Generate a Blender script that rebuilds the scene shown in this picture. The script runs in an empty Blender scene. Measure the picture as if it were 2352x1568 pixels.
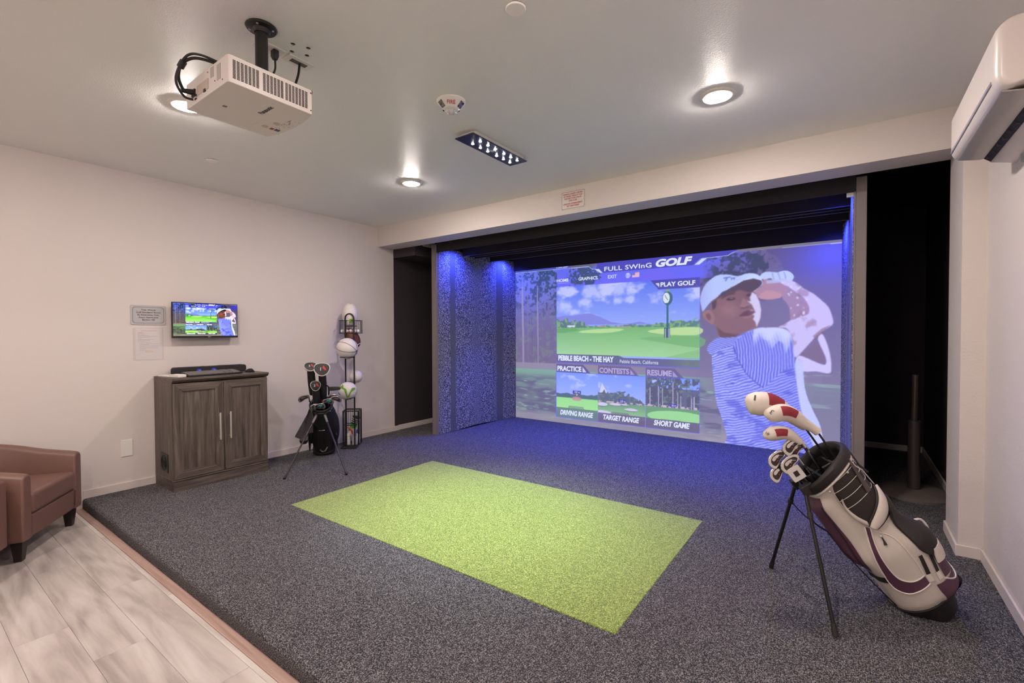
import bpy, bmesh, math, random
import numpy as np
from mathutils import Vector, Matrix

S = bpy.context.scene
COL = S.collection
random.seed(7)
RNG = np.random.default_rng(7)

# ------------------------------------------------------------------ camera
cam_d = bpy.data.cameras.new('camera')
cam_d.sensor_width = 36.0
cam_d.lens = 36.0 * 1071.264 / 2352
cam_d.clip_start = 0.02
cam = bpy.data.objects.new('camera', cam_d)
COL.objects.link(cam)
cam.matrix_world = Matrix(((0.81052862, -0.00809293, 0.58564312, 0.0),
                           (0.58568967, 0.01685265, -0.81036017, 0.0),
                           (-0.00331146, 0.99982523, 0.01839950, 1.378),
                           (0, 0, 0, 1)))
S.camera = cam

# ------------------------------------------------------------------ world, exposure
w = bpy.data.worlds.new('world'); S.world = w
w.use_nodes = True
w.node_tree.nodes['Background'].inputs[0].default_value = (0.9, 0.86, 0.82, 1)
w.node_tree.nodes['Background'].inputs[1].default_value = 0.0
S.view_settings.view_transform = 'Standard'
S.view_settings.look = 'None'
S.view_settings.gamma = 1.0
S.view_settings.use_curve_mapping = False
S.view_settings.exposure = 1.75
S.cycles.max_bounces = 6
S.cycles.diffuse_bounces = 4
S.cycles.use_adaptive_sampling = True
S.cycles.adaptive_threshold = 0.05
S.cycles.glossy_bounces = 4
S.cycles.sample_clamp_indirect = 6.0
S.cycles.use_denoising = True
S.cycles.use_light_tree = False
S.cycles.caustics_reflective = False
S.cycles.caustics_refractive = False

LAMP_W = 184.0            # radiance of a ceiling downlight lens
LAMP_COL = (1.0, 0.885, 0.82)
LED_W = 120.0            # spot power of the LED panel over the mat
LED_COL = (0.76, 0.89, 1.0)
BLUE_W = 88.0
BLUE_COL = (0.045, 0.07, 1.0)
SCREEN_W = 0.30

# room measures (metres, laminate floor at z = 0, camera over the origin)
XL, XR = -4.9025, 0.6266
YH, YHB = 3.855, 4.107          # header front and back
ZH, ZC = 2.484, 2.7325          # header underside, ceiling
YS = 5.851                      # screen plane
YB = 6.612                      # black rear wall
XAR = 0.655                     # black alcove wall
XC, YC, YCB = 0.5227, 3.699, 4.119
YREAR = -3.4                    # wall behind the camera
CZ = 0.078                      # carpet height
YE = 0.98                       # carpet front edge

# ------------------------------------------------------------------ materials
def lin(c):
    c = np.asarray(c, float) / 255.0
    return np.where(c <= 0.04045, c / 12.92, ((c + 0.055) / 1.055) ** 2.4)
def rgba(c): return (*[float(v) for v in lin(c)], 1.0)

def mat(name, col, rough=0.5, metal=0.0, bump=None, vary=None, spec=0.5, coat=0.0, emit=None, col2=None, sheen=0.0):
    """col / col2 are sRGB 0-255; vary=(scale, detail) mixes col -> col2 by noise; bump=(scale, strength, distance)"""
    m = bpy.data.materials.new(name); m.use_nodes = True
    nt = m.node_tree; b = nt.nodes['Principled BSDF']
    b.inputs['Base Color'].default_value = rgba(col)
    b.inputs['Roughness'].default_value = rough
    b.inputs['Metallic'].default_value = metal
    b.inputs['Specular IOR Level'].default_value = spec
    b.inputs['Coat Weight'].default_value = coat
    if sheen:
        b.inputs['Sheen Weight'].default_value = sheen
    tc = None
    if bump or vary:
        tc = nt.nodes.new('ShaderNodeTexCoord')
    if vary:
        n = nt.nodes.new('ShaderNodeTexNoise'); n.inputs['Scale'].default_value = vary[0]; n.inputs['Detail'].default_value = vary[1]
        r = nt.nodes.new('ShaderNodeValToRGB')
        r.color_ramp.elements[0].color = rgba(col); r.color_ramp.elements[1].color = rgba(col2 or col)
        r.color_ramp.elements[0].position = 0.35; r.color_ramp.elements[1].position = 0.65
        nt.links.new(tc.outputs['Object'], n.inputs['Vector'])
        nt.links.new(n.outputs['Fac'], r.inputs['Fac']); nt.links.new(r.outputs['Color'], b.inputs['Base Color'])
    if bump:
        n2 = nt.nodes.new('ShaderNodeTexNoise'); n2.inputs['Scale'].default_value = bump[0]; n2.inputs['Detail'].default_value = 3
        bp = nt.nodes.new('ShaderNodeBump'); bp.inputs['Strength'].default_value = bump[1]; bp.inputs['Distance'].default_value = bump[2]
        nt.links.new(tc.outputs['Object'], n2.inputs['Vector'])
        nt.links.new(n2.outputs['Fac'], bp.inputs['Height']); nt.links.new(bp.outputs['Normal'], b.inputs['Normal'])
    if emit:
        b.inputs['Emission Color'].default_value = (*emit[0], 1); b.inputs['Emission Strength'].default_value = emit[1]
    return m

def carpet_mat(name, dark, mid, light, scale, bump=0.004, rib=0.0, ribdir=0, sheen=0.0):
    m = bpy.data.materials.new(name); m.use_nodes = True
    nt = m.node_tree; b = nt.nodes['Principled BSDF']
    b.inputs['Roughness'].default_value = 0.95; b.inputs['Specular IOR Level'].default_value = 0.15
    b.inputs['Sheen Weight'].default_value = sheen; b.inputs['Sheen Roughness'].default_value = 0.45
    tc = nt.nodes.new('ShaderNodeTexCoord')
    n = nt.nodes.new('ShaderNodeTexNoise'); n.inputs['Scale'].default_value = scale; n.inputs['Detail'].default_value = 2; n.inputs['Roughness'].default_value = 0.75
    r = nt.nodes.new('ShaderNodeValToRGB'); e = r.color_ramp.elements
    e[0].position = 0.40; e[0].color = rgba(dark); e[1].position = 0.63; e[1].color = rgba(light)
    k = e.new(0.52); k.color = rgba(mid)
    nt.links.new(tc.outputs['Object'], n.inputs['Vector']); nt.links.new(n.outputs['Fac'], r.inputs['Fac'])
    nt.links.new(r.outputs['Color'], b.inputs['Base Color'])
    h = n.outputs['Fac']
    if rib:
        wv = nt.nodes.new('ShaderNodeTexWave'); wv.wave_type = 'BANDS'; wv.bands_direction = 'XY'[ribdir]
        wv.inputs['Scale'].default_value = rib; wv.inputs['Distortion'].default_value = 2.5; wv.inputs['Detail'].default_value = 2; wv.inputs['Detail Scale'].default_value = 3
        nt.links.new(tc.outputs['Object'], wv.inputs['Vector'])
        ad = nt.nodes.new('ShaderNodeMath'); ad.operation = 'ADD'
        nt.links.new(h, ad.inputs[0]); nt.links.new(wv.outputs['Fac'], ad.inputs[1]); h = ad.outputs[0]
    bp = nt.nodes.new('ShaderNodeBump'); bp.inputs['Strength'].default_value = 0.9; bp.inputs['Distance'].default_value = bump
    nt.links.new(h, bp.inputs['Height']); nt.links.new(bp.outputs['Normal'], b.inputs['Normal'])
    return m

def wood_mat(name, c1, c2, c3, axis, stretch=(1.5, 22), rough=0.5, rings=0.6, per_object=True, span=(0.28, 0.70)):
    """grain runs along `axis` of the object; each object gets its own offset"""
    m = bpy.data.materials.new(name); m.use_nodes = True
    nt = m.node_tree; b = nt.nodes['Principled BSDF']; b.inputs['Roughness'].default_value = rough
    b.inputs['Specular IOR Level'].default_value = 0.35
    tc = nt.nodes.new('ShaderNodeTexCoord'); oi = nt.nodes.new('ShaderNodeObjectInfo')
    mp = nt.nodes.new('ShaderNodeMapping')
    sc = [stretch[1]] * 3; sc[axis] = stretch[0]
    mp.inputs['Scale'].default_value = sc
    cb = nt.nodes.new('ShaderNodeVectorMath'); cb.operation = 'MULTIPLY_ADD'
    cx = nt.nodes.new('ShaderNodeCombineXYZ')
    for i in range(3): nt.links.new(oi.outputs['Random'], cx.inputs[i])
    nt.links.new(cx.outputs[0], cb.inputs[0]); cb.inputs[1].default_value = (37.0, 71.0, 13.0) if per_object else (0, 0, 0)
    nt.links.new(tc.outputs['Object'], cb.inputs[2]); nt.links.new(cb.outputs[0], mp.inputs['Vector'])
    n = nt.nodes.new('ShaderNodeTexNoise'); n.inputs['Scale'].default_value = 1.0; n.inputs['Detail'].default_value = 4; n.inputs['Roughness'].default_value = 0.62; n.inputs['Distortion'].default_value = 0.6
    nt.links.new(mp.outputs[0], n.inputs['Vector'])
    # broad cathedral rings
    mp2 = nt.nodes.new('ShaderNodeMapping'); s2 = [stretch[1] * 0.30] * 3; s2[axis] = stretch[0] * 0.55; mp2.inputs['Scale'].default_value = s2
    nt.links.new(cb.outputs[0], mp2.inputs['Vector'])
    n2 = nt.nodes.new('ShaderNodeTexNoise'); n2.inputs['Scale'].default_value = 1.0; n2.inputs['Detail'].default_value = 1.5
    nt.links.new(mp2.outputs[0], n2.inputs['Vector'])
    ml = nt.nodes.new('ShaderNodeMath'); ml.operation = 'MULTIPLY'; ml.inputs[1].default_value = 60.0
    sn = nt.nodes.new('ShaderNodeMath'); sn.operation = 'SINE'
    nt.links.new(n2.outputs['Fac'], ml.inputs[0]); nt.links.new(ml.outputs[0], sn.inputs[0])
    ma = nt.nodes.new('ShaderNodeMath'); ma.operation = 'MULTIPLY_ADD'; ma.inputs[1].default_value = 0.07 * rings
    nt.links.new(sn.outputs[0], ma.inputs[0]); nt.links.new(n.outputs['Fac'], ma.inputs[2])
    ra = nt.nodes.new('ShaderNodeMath'); ra.operation = 'MULTIPLY_ADD'; ra.inputs[1].default_value = 0.14 if per_object else 0.0
    sb = nt.nodes.new('ShaderNodeMath'); sb.operation = 'SUBTRACT'; sb.inputs[1].default_value = 0.5
    nt.links.new(oi.outputs['Random'], sb.inputs[0]); nt.links.new(sb.outputs[0], ra.inputs[0]); nt.links.new(ma.outputs[0], ra.inputs[2])
    r = nt.nodes.new('ShaderNodeValToRGB'); e = r.color_ramp.elements
    e[0].position = span[0]; e[0].color = rgba(c1); e[1].position = span[1]; e[1].color = rgba(c3); k = e.new(0.48); k.color = rgba(c2)
    nt.links.new(ra.outputs[0], r.inputs['Fac']); nt.links.new(r.outputs['Color'], b.inputs['Base Color'])
    bp = nt.nodes.new('ShaderNodeBump'); bp.inputs['Strength'].default_value = 0.12; bp.inputs['Distance'].default_value = 0.001
    nt.links.new(n.outputs['Fac'], bp.inputs['Height']); nt.links.new(bp.outputs['Normal'], b.inputs['Normal'])
    return m

def emit_mat(name, col, strength, sample=True):
    m = bpy.data.materials.new(name); m.use_nodes = True
    if not sample: m.cycles.emission_sampling = 'NONE'
    nt = m.node_tree; nt.nodes.clear()
    e = nt.nodes.new('ShaderNodeEmission'); o = nt.nodes.new('ShaderNodeOutputMaterial')
    e.inputs[0].default_value = (*col, 1); e.inputs[1].default_value = strength
    nt.links.new(e.outputs[0], o.inputs[0])
    return m

# ------------------------------------------------------------------ mesh helpers
def frame(z, up=(0, 0, 1)):
    z = Vector(z).normalized(); u = Vector(up)
    if abs(z.dot(u)) > 0.98: u = Vector((1, 0, 0))
    x = u.cross(z).normalized(); return x, z.cross(x), z

class MB:
    def __init__(s): s.v = []; s.f = []; s.sm = []
    def add(s, verts, faces, smooth=True):
        o = len(s.v); s.v += [tuple(v) for v in verts]
        s.f += [tuple(i + o for i in f) for f in faces]; s.sm += [smooth] * len(faces); return s
    def box(s, lo, hi, M=None):
        x0, y0, z0 = lo; x1, y1, z1 = hi
        vs = [Vector(p) for p in ((x0, y0, z0), (x1, y0, z0), (x1, y1, z0), (x0, y1, z0), (x0, y0, z1), (x1, y0, z1), (x1, y1, z1), (x0, y1, z1))]
        if M: vs = [M @ p for p in vs]
        return s.add(vs, [(3, 2, 1, 0), (4, 5, 6, 7), (0, 1, 5, 4), (1, 2, 6, 5), (2, 3, 7, 6), (3, 0, 4, 7)], False)
    def cyl(s, p0, p1, r0, r1=None, seg=16, caps=True, smooth=True):
        r1 = r0 if r1 is None else r1
        p0, p1 = Vector(p0), Vector(p1); x, y, z = frame(p1 - p0)
        vs = [];
        for p, r in ((p0, r0), (p1, r1)):
            for k in range(seg):
                a = 2 * math.pi * k / seg; vs.append(p + x * (r * math.cos(a)) + y * (r * math.sin(a)))
        s.add(vs, [(k, (k + 1) % seg, seg + (k + 1) % seg, seg + k) for k in range(seg)], smooth)
        if caps:
            s.add(vs[:seg], [tuple(reversed(range(seg)))], False); s.add(vs[seg:], [tuple(range(seg))], False)
        return s
    def tube(s, pts, r, seg=8, closed=False, caps=True):
        pts = [Vector(p) for p in pts]; n = len(pts); rs = r if isinstance(r, (list, tuple)) else [r] * n
        rings = []; px = None
        for i, p in enumerate(pts):
            if closed: t = pts[(i + 1) % n] - pts[i - 1]
            else: t = pts[min(i + 1, n - 1)] - pts[max(i - 1, 0)]
            t.normalize()
            if px is None: x, y, _ = frame(t)
            else:
                x = (px - t * px.dot(t)).normalized(); y = t.cross(x)
            px = x
            rings.append([p + x * (rs[i] * math.cos(2 * math.pi * k / seg)) + y * (rs[i] * math.sin(2 * math.pi * k / seg)) for k in range(seg)])
        return s.loft(rings, closed_path=closed, caps=caps)
    def loft(s, rings, closed_path=False, caps=True, closed_ring=True, smooth=True):
        n = len(rings); m = len(rings[0]); vs = [p for r in rings for p in r]; fs = []
        for i in range(n if closed_path else n - 1):
            j = (i + 1) % n
            for k in range(m if closed_ring else m - 1):
                l = (k + 1) % m; fs.append((i * m + k, i * m + l, j * m + l, j * m + k))
        s.add(vs, fs, smooth)
        if caps and not closed_path and closed_ring:
            s.add(rings[0], [tuple(reversed(range(m)))], False); s.add(rings[-1], [tuple(range(m))], False)
        return s
    def lathe(s, prof, seg=24, c=(0, 0, 0), axis=(0, 0, 1)):
        c = Vector(c); x, y, z = frame(axis)
        rings = [[c + z * h + x * (r * math.cos(2 * math.pi * k / seg)) + y * (r * math.sin(2 * math.pi * k / seg)) for k in range(seg)] for r, h in prof]
        return s.loft(rings)
    def ball(s, c, r, seg=24, rin=12, M=None):
        c = Vector(c); rr = r if isinstance(r, (tuple, list)) else (r, r, r); vs = [Vector((0, 0, rr[2]))]
        for i in range(1, rin):
            t = math.pi * i / rin
            for k in range(seg):
                a = 2 * math.pi * k / seg; vs.append(Vector((rr[0] * math.sin(t) * math.cos(a), rr[1] * math.sin(t) * math.sin(a), rr[2] * math.cos(t))))
        vs.append(Vector((0, 0, -rr[2])))
        fs = [(0, 1 + k, 1 + (k + 1) % seg) for k in range(seg)]
        for i in range(rin - 2):
            for k in range(seg):
                a = 1 + i * seg + k; b = 1 + i * seg + (k + 1) % seg; fs.append((a, a + seg, b + seg, b))
        L = len(vs) - 1; o = 1 + (rin - 2) * seg
        fs += [(L, o + (k + 1) % seg, o + k) for k in range(seg)]
        return s.add([c + (M @ v if M else v) for v in vs], fs, True)
    def prism(s, poly, M, h0, h1, smooth=False):
        """poly: list of (a, b) counter-clockwise in the local xy plane of M; extruded along local z"""
        n = len(poly); A = [M @ Vector((a, b, h0)) for a, b in poly]; B = [M @ Vector((a, b, h1)) for a, b in poly]
        s.add(A + B, [(k, (k + 1) % n, n + (k + 1) % n, n + k) for k in range(n)], smooth)
        s.add(A, [tuple(reversed(range(n)))], False); s.add(B, [tuple(range(n))], False)
        return s
    def sheet(s, grid, th=0.0, nrm=None, smooth=True):
        """grid of points rows x cols; with thickness when th and nrm are given"""
        R, Cn = len(grid), len(grid[0])
        def faces(o, flip):
            f = []
            for i in range(R - 1):
                for k in range(Cn - 1):
                    q = (o + i * Cn + k, o + i * Cn + k + 1, o + (i + 1) * Cn + k + 1, o + (i + 1) * Cn + k); f.append(q[::-1] if flip else q)
            return f
        vs = [Vector(p) for r in grid for p in r]
        if th and nrm is not None:
            nn = Vector(nrm).normalized() * th; N = len(vs); vs2 = [v - nn for v in vs]
            fs = faces(0, False) + faces(N, True)
            edge = [i for i in range(Cn)] + [i * Cn + Cn - 1 for i in range(1, R)] + [(R - 1) * Cn + i for i in range(Cn - 2, -1, -1)] + [i * Cn for i in range(R - 2, 0, -1)]
            for q in range(len(edge)):
                a, b = edge[q], edge[(q + 1) % len(edge)]; fs.append((b, a, a + N, b + N))
            return s.add(vs + vs2, fs, smooth)
        return s.add(vs, faces(0, False), smooth)
    def mesh(s, name, angle=40):
        me = bpy.data.meshes.new(name); me.from_pydata(s.v, [], s.f); me.validate()
        if len(me.polygons) == len(s.sm): me.polygons.foreach_set('use_smooth', s.sm)
        bm = bmesh.new(); bm.from_mesh(me); bmesh.ops.remove_doubles(bm, verts=bm.verts, dist=1e-6)
        bmesh.ops.recalc_face_normals(bm, faces=bm.faces); bm.to_mesh(me); bm.free()
        if any(s.sm):
            me.polygons.foreach_set('use_smooth', [True] * len(me.polygons))
            me.set_sharp_from_angle(angle=math.radians(angle))
        me.update(); return me
    def build(s, name, m, parent=None, bevel=0.0, seg=2, sub=0, angle=40):
        me = s.mesh(name, angle); o = bpy.data.objects.new(name, me); me.materials.append(m); COL.objects.link(o)
        if parent: o.parent = parent
        if bevel:
            bv = o.modifiers.new('bevel', 'BEVEL'); bv.width = bevel; bv.segments = seg; bv.limit_method = 'ANGLE'; bv.angle_limit = math.radians(35)
            if not any(s.sm):
                me.polygons.foreach_set('use_smooth', [True] * len(me.polygons)); me.set_sharp_from_angle(angle=math.radians(angle)); bv.harden_normals = False
        if sub:
            sb = o.modifiers.new('sub', 'SUBSURF'); sb.levels = sub; sb.render_levels = sub
        return o

def tag(o, label=None, cat=None, group=None, kind=None):
    if label: o['label'] = label
    if cat: o['category'] = cat
    if group: o['group'] = group
    if kind: o['kind'] = kind
    return o
def thing(name, label, cat, loc=(0, 0, 0), group=None, M=None):
    o = bpy.data.objects.new(name, None); o.empty_display_size = 0.05; COL.objects.link(o)
    if M is not None: o.matrix_world = M
    else: o.location = loc
    return tag(o, label, cat, group)
def struct(o, label=None):
    o['kind'] = 'structure'
    if label: o['label'] = label
    return o
def basis(x, y, z, o=(0, 0, 0)):
    M = Matrix((Vector(x), Vector(y), Vector(z))).transposed().to_4x4(); M.translation = Vector(o); return M

def rrect(w, h, r, n=5, cx=0.0, cy=0.0):
    pts = []
    for (sx, sy, a0) in ((1, 1, 0), (-1, 1, 90), (-1, -1, 180), (1, -1, 270)):
        for k in range(n + 1):
            a = math.radians(a0 + 90 * k / n)
            pts.append((cx + sx * (w / 2 - r) + r * math.cos(a), cy + sy * (h / 2 - r) + r * math.sin(a)))
    return pts
def outline(poly, M, wd, h0, h1, mb):
    """a thin line along a closed polygon"""
    n = len(poly); cx = sum(p[0] for p in poly) / n; cy = sum(p[1] for p in poly) / n
    xs = max(p[0] for p in poly) - cx; ys = max(p[1] for p in poly) - cy
    inner = [(cx + (a - cx) * (1 - wd / xs), cy + (b - cy) * (1 - wd / ys)) for a, b in poly]
    A = [M @ Vector((a, b, h1)) for a, b in poly]; B = [M @ Vector((a, b, h1)) for a, b in inner]
    C = [M @ Vector((a, b, h0)) for a, b in poly]
    mb.add(A + B + C, [(k, (k + 1) % n, n + (k + 1) % n, n + k) for k in range(n)] + [(k, 2 * n + k, 2 * n + (k + 1) % n, (k + 1) % n) for k in range(n)], False)

def smooth_curve(pts, n=6, closed=False):
    P = [Vector(p) for p in pts]; out = []; N = len(P)
    for i in range(N if closed else N - 1):
        p0 = P[(i - 1) % N] if closed or i > 0 else P[0]; p1 = P[i]; p2 = P[(i + 1) % N]; p3 = P[(i + 2) % N] if closed or i + 2 < N else P[-1]
        for k in range(n):
            t = k / n
            out.append(0.5 * ((2 * p1) + (p2 - p0) * t + (2 * p0 - 5 * p1 + 4 * p2 - p3) * t * t + (3 * p1 - p0 - 3 * p2 + p3) * t ** 3))
    if not closed: out.append(P[-1])
    return out
def smooth2(pts, n=5):
    return [(v.x, v.y) for v in smooth_curve([(a, b, 0) for a, b in pts], n, True)]

def text_mesh(body, bold=0.0, shear=0.0, spacing=1.0, res=3):
    cu = bpy.data.curves.new('t', 'FONT'); cu.body = body; cu.size = 1.0; cu.offset = bold; cu.shear = shear; cu.space_character = spacing; cu.resolution_u = res
    ob = bpy.data.objects.new('t', cu); COL.objects.link(ob)
    dg = bpy.context.evaluated_depsgraph_get(); dg.update()
    me = bpy.data.meshes.new_from_object(ob.evaluated_get(dg))
    co = np.empty(len(me.vertices) * 3, 'f'); me.vertices.foreach_get('co', co); co = co.reshape(-1, 3)
    fs = [tuple(p.vertices) for p in me.polygons]
    bpy.data.objects.remove(ob); bpy.data.curves.remove(cu); bpy.data.meshes.remove(me)
    return co, fs
def lettering(items, name, m, parent, M):
    """items: (text, x0, x1, y0, y1, kwargs) -> one mesh of flat letters fitted into the boxes, in the plane M (x right, y up, z out)"""
    mb = MB()
    for body, x0, x1, y0, y1, kw in items:
        co, fs = text_mesh(body, **kw)
        if not len(co): continue
        lo = co.min(0); hi = co.max(0); sx = (x1 - x0) / max(hi[0] - lo[0], 1e-6); sy = (y1 - y0) / max(hi[1] - lo[1], 1e-6)
        vs = [M @ Vector((x0 + (c[0] - lo[0]) * sx, y0 + (c[1] - lo[1]) * sy, 0)) for c in co]
        mb.add(vs, fs, False)
    me = bpy.data.meshes.new(name); me.from_pydata(mb.v, [], mb.f); me.materials.append(m)
    o = bpy.data.objects.new(name, me); COL.objects.link(o); o.parent = parent
    return o
# ================================================================== SETTING
M_WALL = mat('wall_paint', (214, 204, 199), 0.62, bump=(95, 0.35, 0.003), spec=0.35)
M_CEIL = mat('ceiling_paint', (238, 237, 234), 0.42, bump=(150, 0.6, 0.0025), spec=0.45)
M_BLACK = mat('black_wall_paint', (60, 53, 56), 0.75, bump=(140, 0.2, 0.002), spec=0.3)
M_BASE = mat('baseboard_paint', (214, 203, 197), 0.45)
M_CARPET = carpet_mat('charcoal_carpet', (40, 39, 42), (92, 89, 93), (186, 182, 184), 210, 0.006, rib=60, ribdir=0, sheen=0.04)
M_EDGE = carpet_mat('carpet_edge', (30, 25, 24), (62, 54, 52), (118, 108, 104), 260, 0.004)
M_TURF = carpet_mat('green_turf', (80, 104, 24), (128, 150, 48), (196, 208, 124), 190, 0.006, sheen=0.42)
M_PLANK = wood_mat('laminate_plank', (128, 117, 110), (178, 168, 161), (203, 195, 189), 0, (1.2, 11), 0.42, 0.75, span=(0.16, 0.78))
M_SUB = mat('floor_underlay', (120, 108, 100), 0.6)
M_TRIM = wood_mat('red_brown_trim', (146, 116, 106), (168, 138, 127), (182, 154, 143), 0, (2, 40), 0.5, 0.2)

def wall(name, lo, hi, m):
    return struct(MB().box(lo, hi).build(name, m))
T = 0.12
wl = wall('wall_left', (XL - T, YREAR, 0), (XL, YHB, ZC), M_WALL)
wr = wall('wall_right', (XR, YREAR, 0), (XR + T, YCB, ZC), M_WALL)
wall('wall_column', (XC, YC, CZ), (XR + 0.005, YCB, ZH), M_WALL)
wall('wall_rear', (XL - T, YREAR - T, 0), (XR + T, YREAR, ZC), M_WALL)
wall('wall_header', (XL, YH, ZH), (XR, YHB, ZC), M_WALL)
wall('ceiling', (XL - T, YREAR - T, ZC), (XR + T, YHB, ZC + 0.1), M_CEIL)
wall('wall_alcove_left', (XL - T, YHB, CZ), (XL - 0.02, YB, ZC), M_BLACK)
wall('wall_alcove_right', (XAR, YCB, CZ), (XAR + 0.1, YB, ZC), M_BLACK)
wall('wall_alcove_back', (XL - T, YB, CZ), (XAR + 0.1, YB + 0.1, ZC), M_BLACK)
wall('ceiling_alcove', (XL - T, YHB, ZC), (XAR + 0.1, YB + 0.1, ZC + 0.1), M_BLACK)
wall('wall_soffit', (XL - 0.02, YHB + 0.004, 2.372), (-4.49, YB, ZC), M_BLACK)

# carpeted platform with a rounded front edge
prof = [(YE, 0.0), (YE - 0.004, 0.02)]
for k in range(7):
    a = math.radians(180 - 15 * k); prof.append((YE + 0.018 + 0.022 * math.cos(a), CZ - 0.022 + 0.022 * math.sin(a)))
mb = MB(); xs = [XL - 0.06, XAR + 0.06]
mb.sheet([[(x, y, z) for x in xs] for y, z in prof] + [[(x, YE + 0.018, CZ) for x in xs], [(x, YB + 0.02, CZ) for x in xs]])
# the hem, where the pile wraps over the nosing, is the same carpet
cf = struct(mb.build('floor_carpet', M_CARPET), 'dark grey heathered carpet platform floor')

# laminate: base slab and the planks that the photograph shows
fl = struct(MB().box((XL - T, YREAR - T, -0.12), (XR + T, YE + 0.1, -0.010)).build('floor', M_SUB), 'pale grey oak laminate plank floor')
rows = [(0.905, 0.9299, (-4.095, -2.90, -1.70)), (0.722, 0.905, (-4.44, -3.22, -2.0, -0.78)), (0.537, 0.722, (-3.76, -2.57, -1.36)),
        (0.354, 0.537, (-4.19, -2.97, -1.75)), (0.171, 0.354, (-3.45, -2.23, -1.01)), (-0.012, 0.171, (-4.0, -2.78, -1.56)),
        (-0.195, -0.012, (-3.5, -2.3, -1.1)), (-0.378, -0.195, (-4.3, -3.1, -1.9, -0.7)), (-0.561, -0.378, (-3.8, -2.6, -1.4)), (-0.744, -0.561, (-4.2, -3.0, -1.8))]
for y0, y1, js in rows:
    ed = [XL] + list(js) + [XR if y1 < 0.93 else XR]
    for a, b in zip(ed, ed[1:]):
        g = 0.0004
        c = ((a + b) / 2, (y0 + y1) / 2)
        o = MB().box((a + g - c[0], y0 + g - c[1], -0.010), (b - g - c[0], y1 - g - c[1], 0.0)).build('plank', M_PLANK, fl, bevel=0.0007, seg=1)
        o.location = (c[0], c[1], 0)
# laminate behind the camera, not in view
bk = MB().box((XL, YREAR, -0.010), (XR, -0.744, 0.0)).build('plank_field', M_PLANK, fl); bk['kind'] = 'stuff'
struct(MB().box((XL, 0.93, -0.009), (XR, YE - 0.001, 0.004)).build('trim_1', M_TRIM, bevel=0.002), 'narrow reddish brown edging strip along the carpet step')

# turf insert
tm = MB().box((-3.4258, 1.8671, CZ - 0.004), (-0.8065, 3.3493, CZ + 0.004)).build('turf_mat', M_TURF, bevel=0.003)
tag(tm, 'bright green rectangular turf hitting mat set into grey carpet', 'mat')

# baseboards
def baseboard(name, segs, z0, m=M_BASE, zt=0.142):
    mb = MB()
    for lo, hi in segs: mb.box((lo[0], lo[1], z0), (hi[0], hi[1], zt))
    return struct(mb.build(name, m, bevel=0.003))
bt = 0.012
baseboard('baseboard_left', [((XL, YE + 0.0, 0), (XL + bt, YHB + 0.08, 0))], CZ - 0.01)
baseboard('baseboard_left_low', [((XL, YREAR, 0), (XL + bt, YE, 0))], 0.0)
baseboard('baseboard_right', [((XR - bt, YE, 0), (XR, YC, 0))], CZ - 0.01)
baseboard('baseboard_right_low', [((XR - bt, YREAR, 0), (XR, YE, 0))], 0.0)
baseboard('baseboard_column', [((XC - bt, YC - bt, 0), (XR, YC, 0)), ((XC - bt, YC, 0), (XC, YCB, 0))], CZ - 0.01)
baseboard('baseboard_rear', [((XL, YREAR, 0), (XR, YREAR + bt, 0))], 0.0)
baseboard('baseboard_alcove_left', [((XL - 0.02, YHB + 0.08, 0), (XL - 0.006, YB, 0))], CZ - 0.01)
baseboard('baseboard_alcove_back', [((XL, YB - bt, 0), (XAR - bt, YB, 0))], CZ - 0.01)
baseboard('baseboard_alcove_right', [((XAR - bt, YCB, 0), (XAR, YB, 0))], CZ - 0.01)

# ================================================================== LAMPS
M_LENS = emit_mat('downlight_lens_glow', LAMP_COL, LAMP_W)
M_RING = mat('downlight_trim_white', (232, 226, 220), 0.4)
def downlight(x, y, label):
    t = thing('downlight', label, 'ceiling light', (x, y, ZC), 'round recessed ceiling lights')
    MB().lathe([(0.095, 0.0), (0.095, -0.004), (0.088, -0.010), (0.074, -0.012), (0.066, -0.010), (0.064, 0.0)], 40).build('trim_ring', M_RING, t)
    MB().lathe([(0.064, -0.0105), (0.056, -0.017), (0.034, -0.0225), (0.0005, -0.024)], 16).build('lens', M_LENS, t)
    return t
downlight(-0.623, 2.875, 'round recessed ceiling light nearest the air conditioner')
downlight(-3.205, 2.895, 'round recessed ceiling light above the black golf bag near header')
downlight(-3.19, 1.135, 'round recessed ceiling light partly hidden behind projector')
# the same grid goes on over the part of the room behind the camera
for x, y, lb in ((-0.62, 1.12, 'recessed ceiling light over the carpet step, just above the picture'), (-3.19, -0.65, 'recessed ceiling light over the laminate behind the armchairs'), (-0.62, -0.65, 'recessed ceiling light close behind the viewer near the right wall'),
                 (-3.19, -2.4, 'recessed ceiling light in the left corner of the rear wall'), (-0.62, -2.4, 'recessed ceiling light in the right corner of the rear wall')):
    downlight(x, y, lb)

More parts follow.
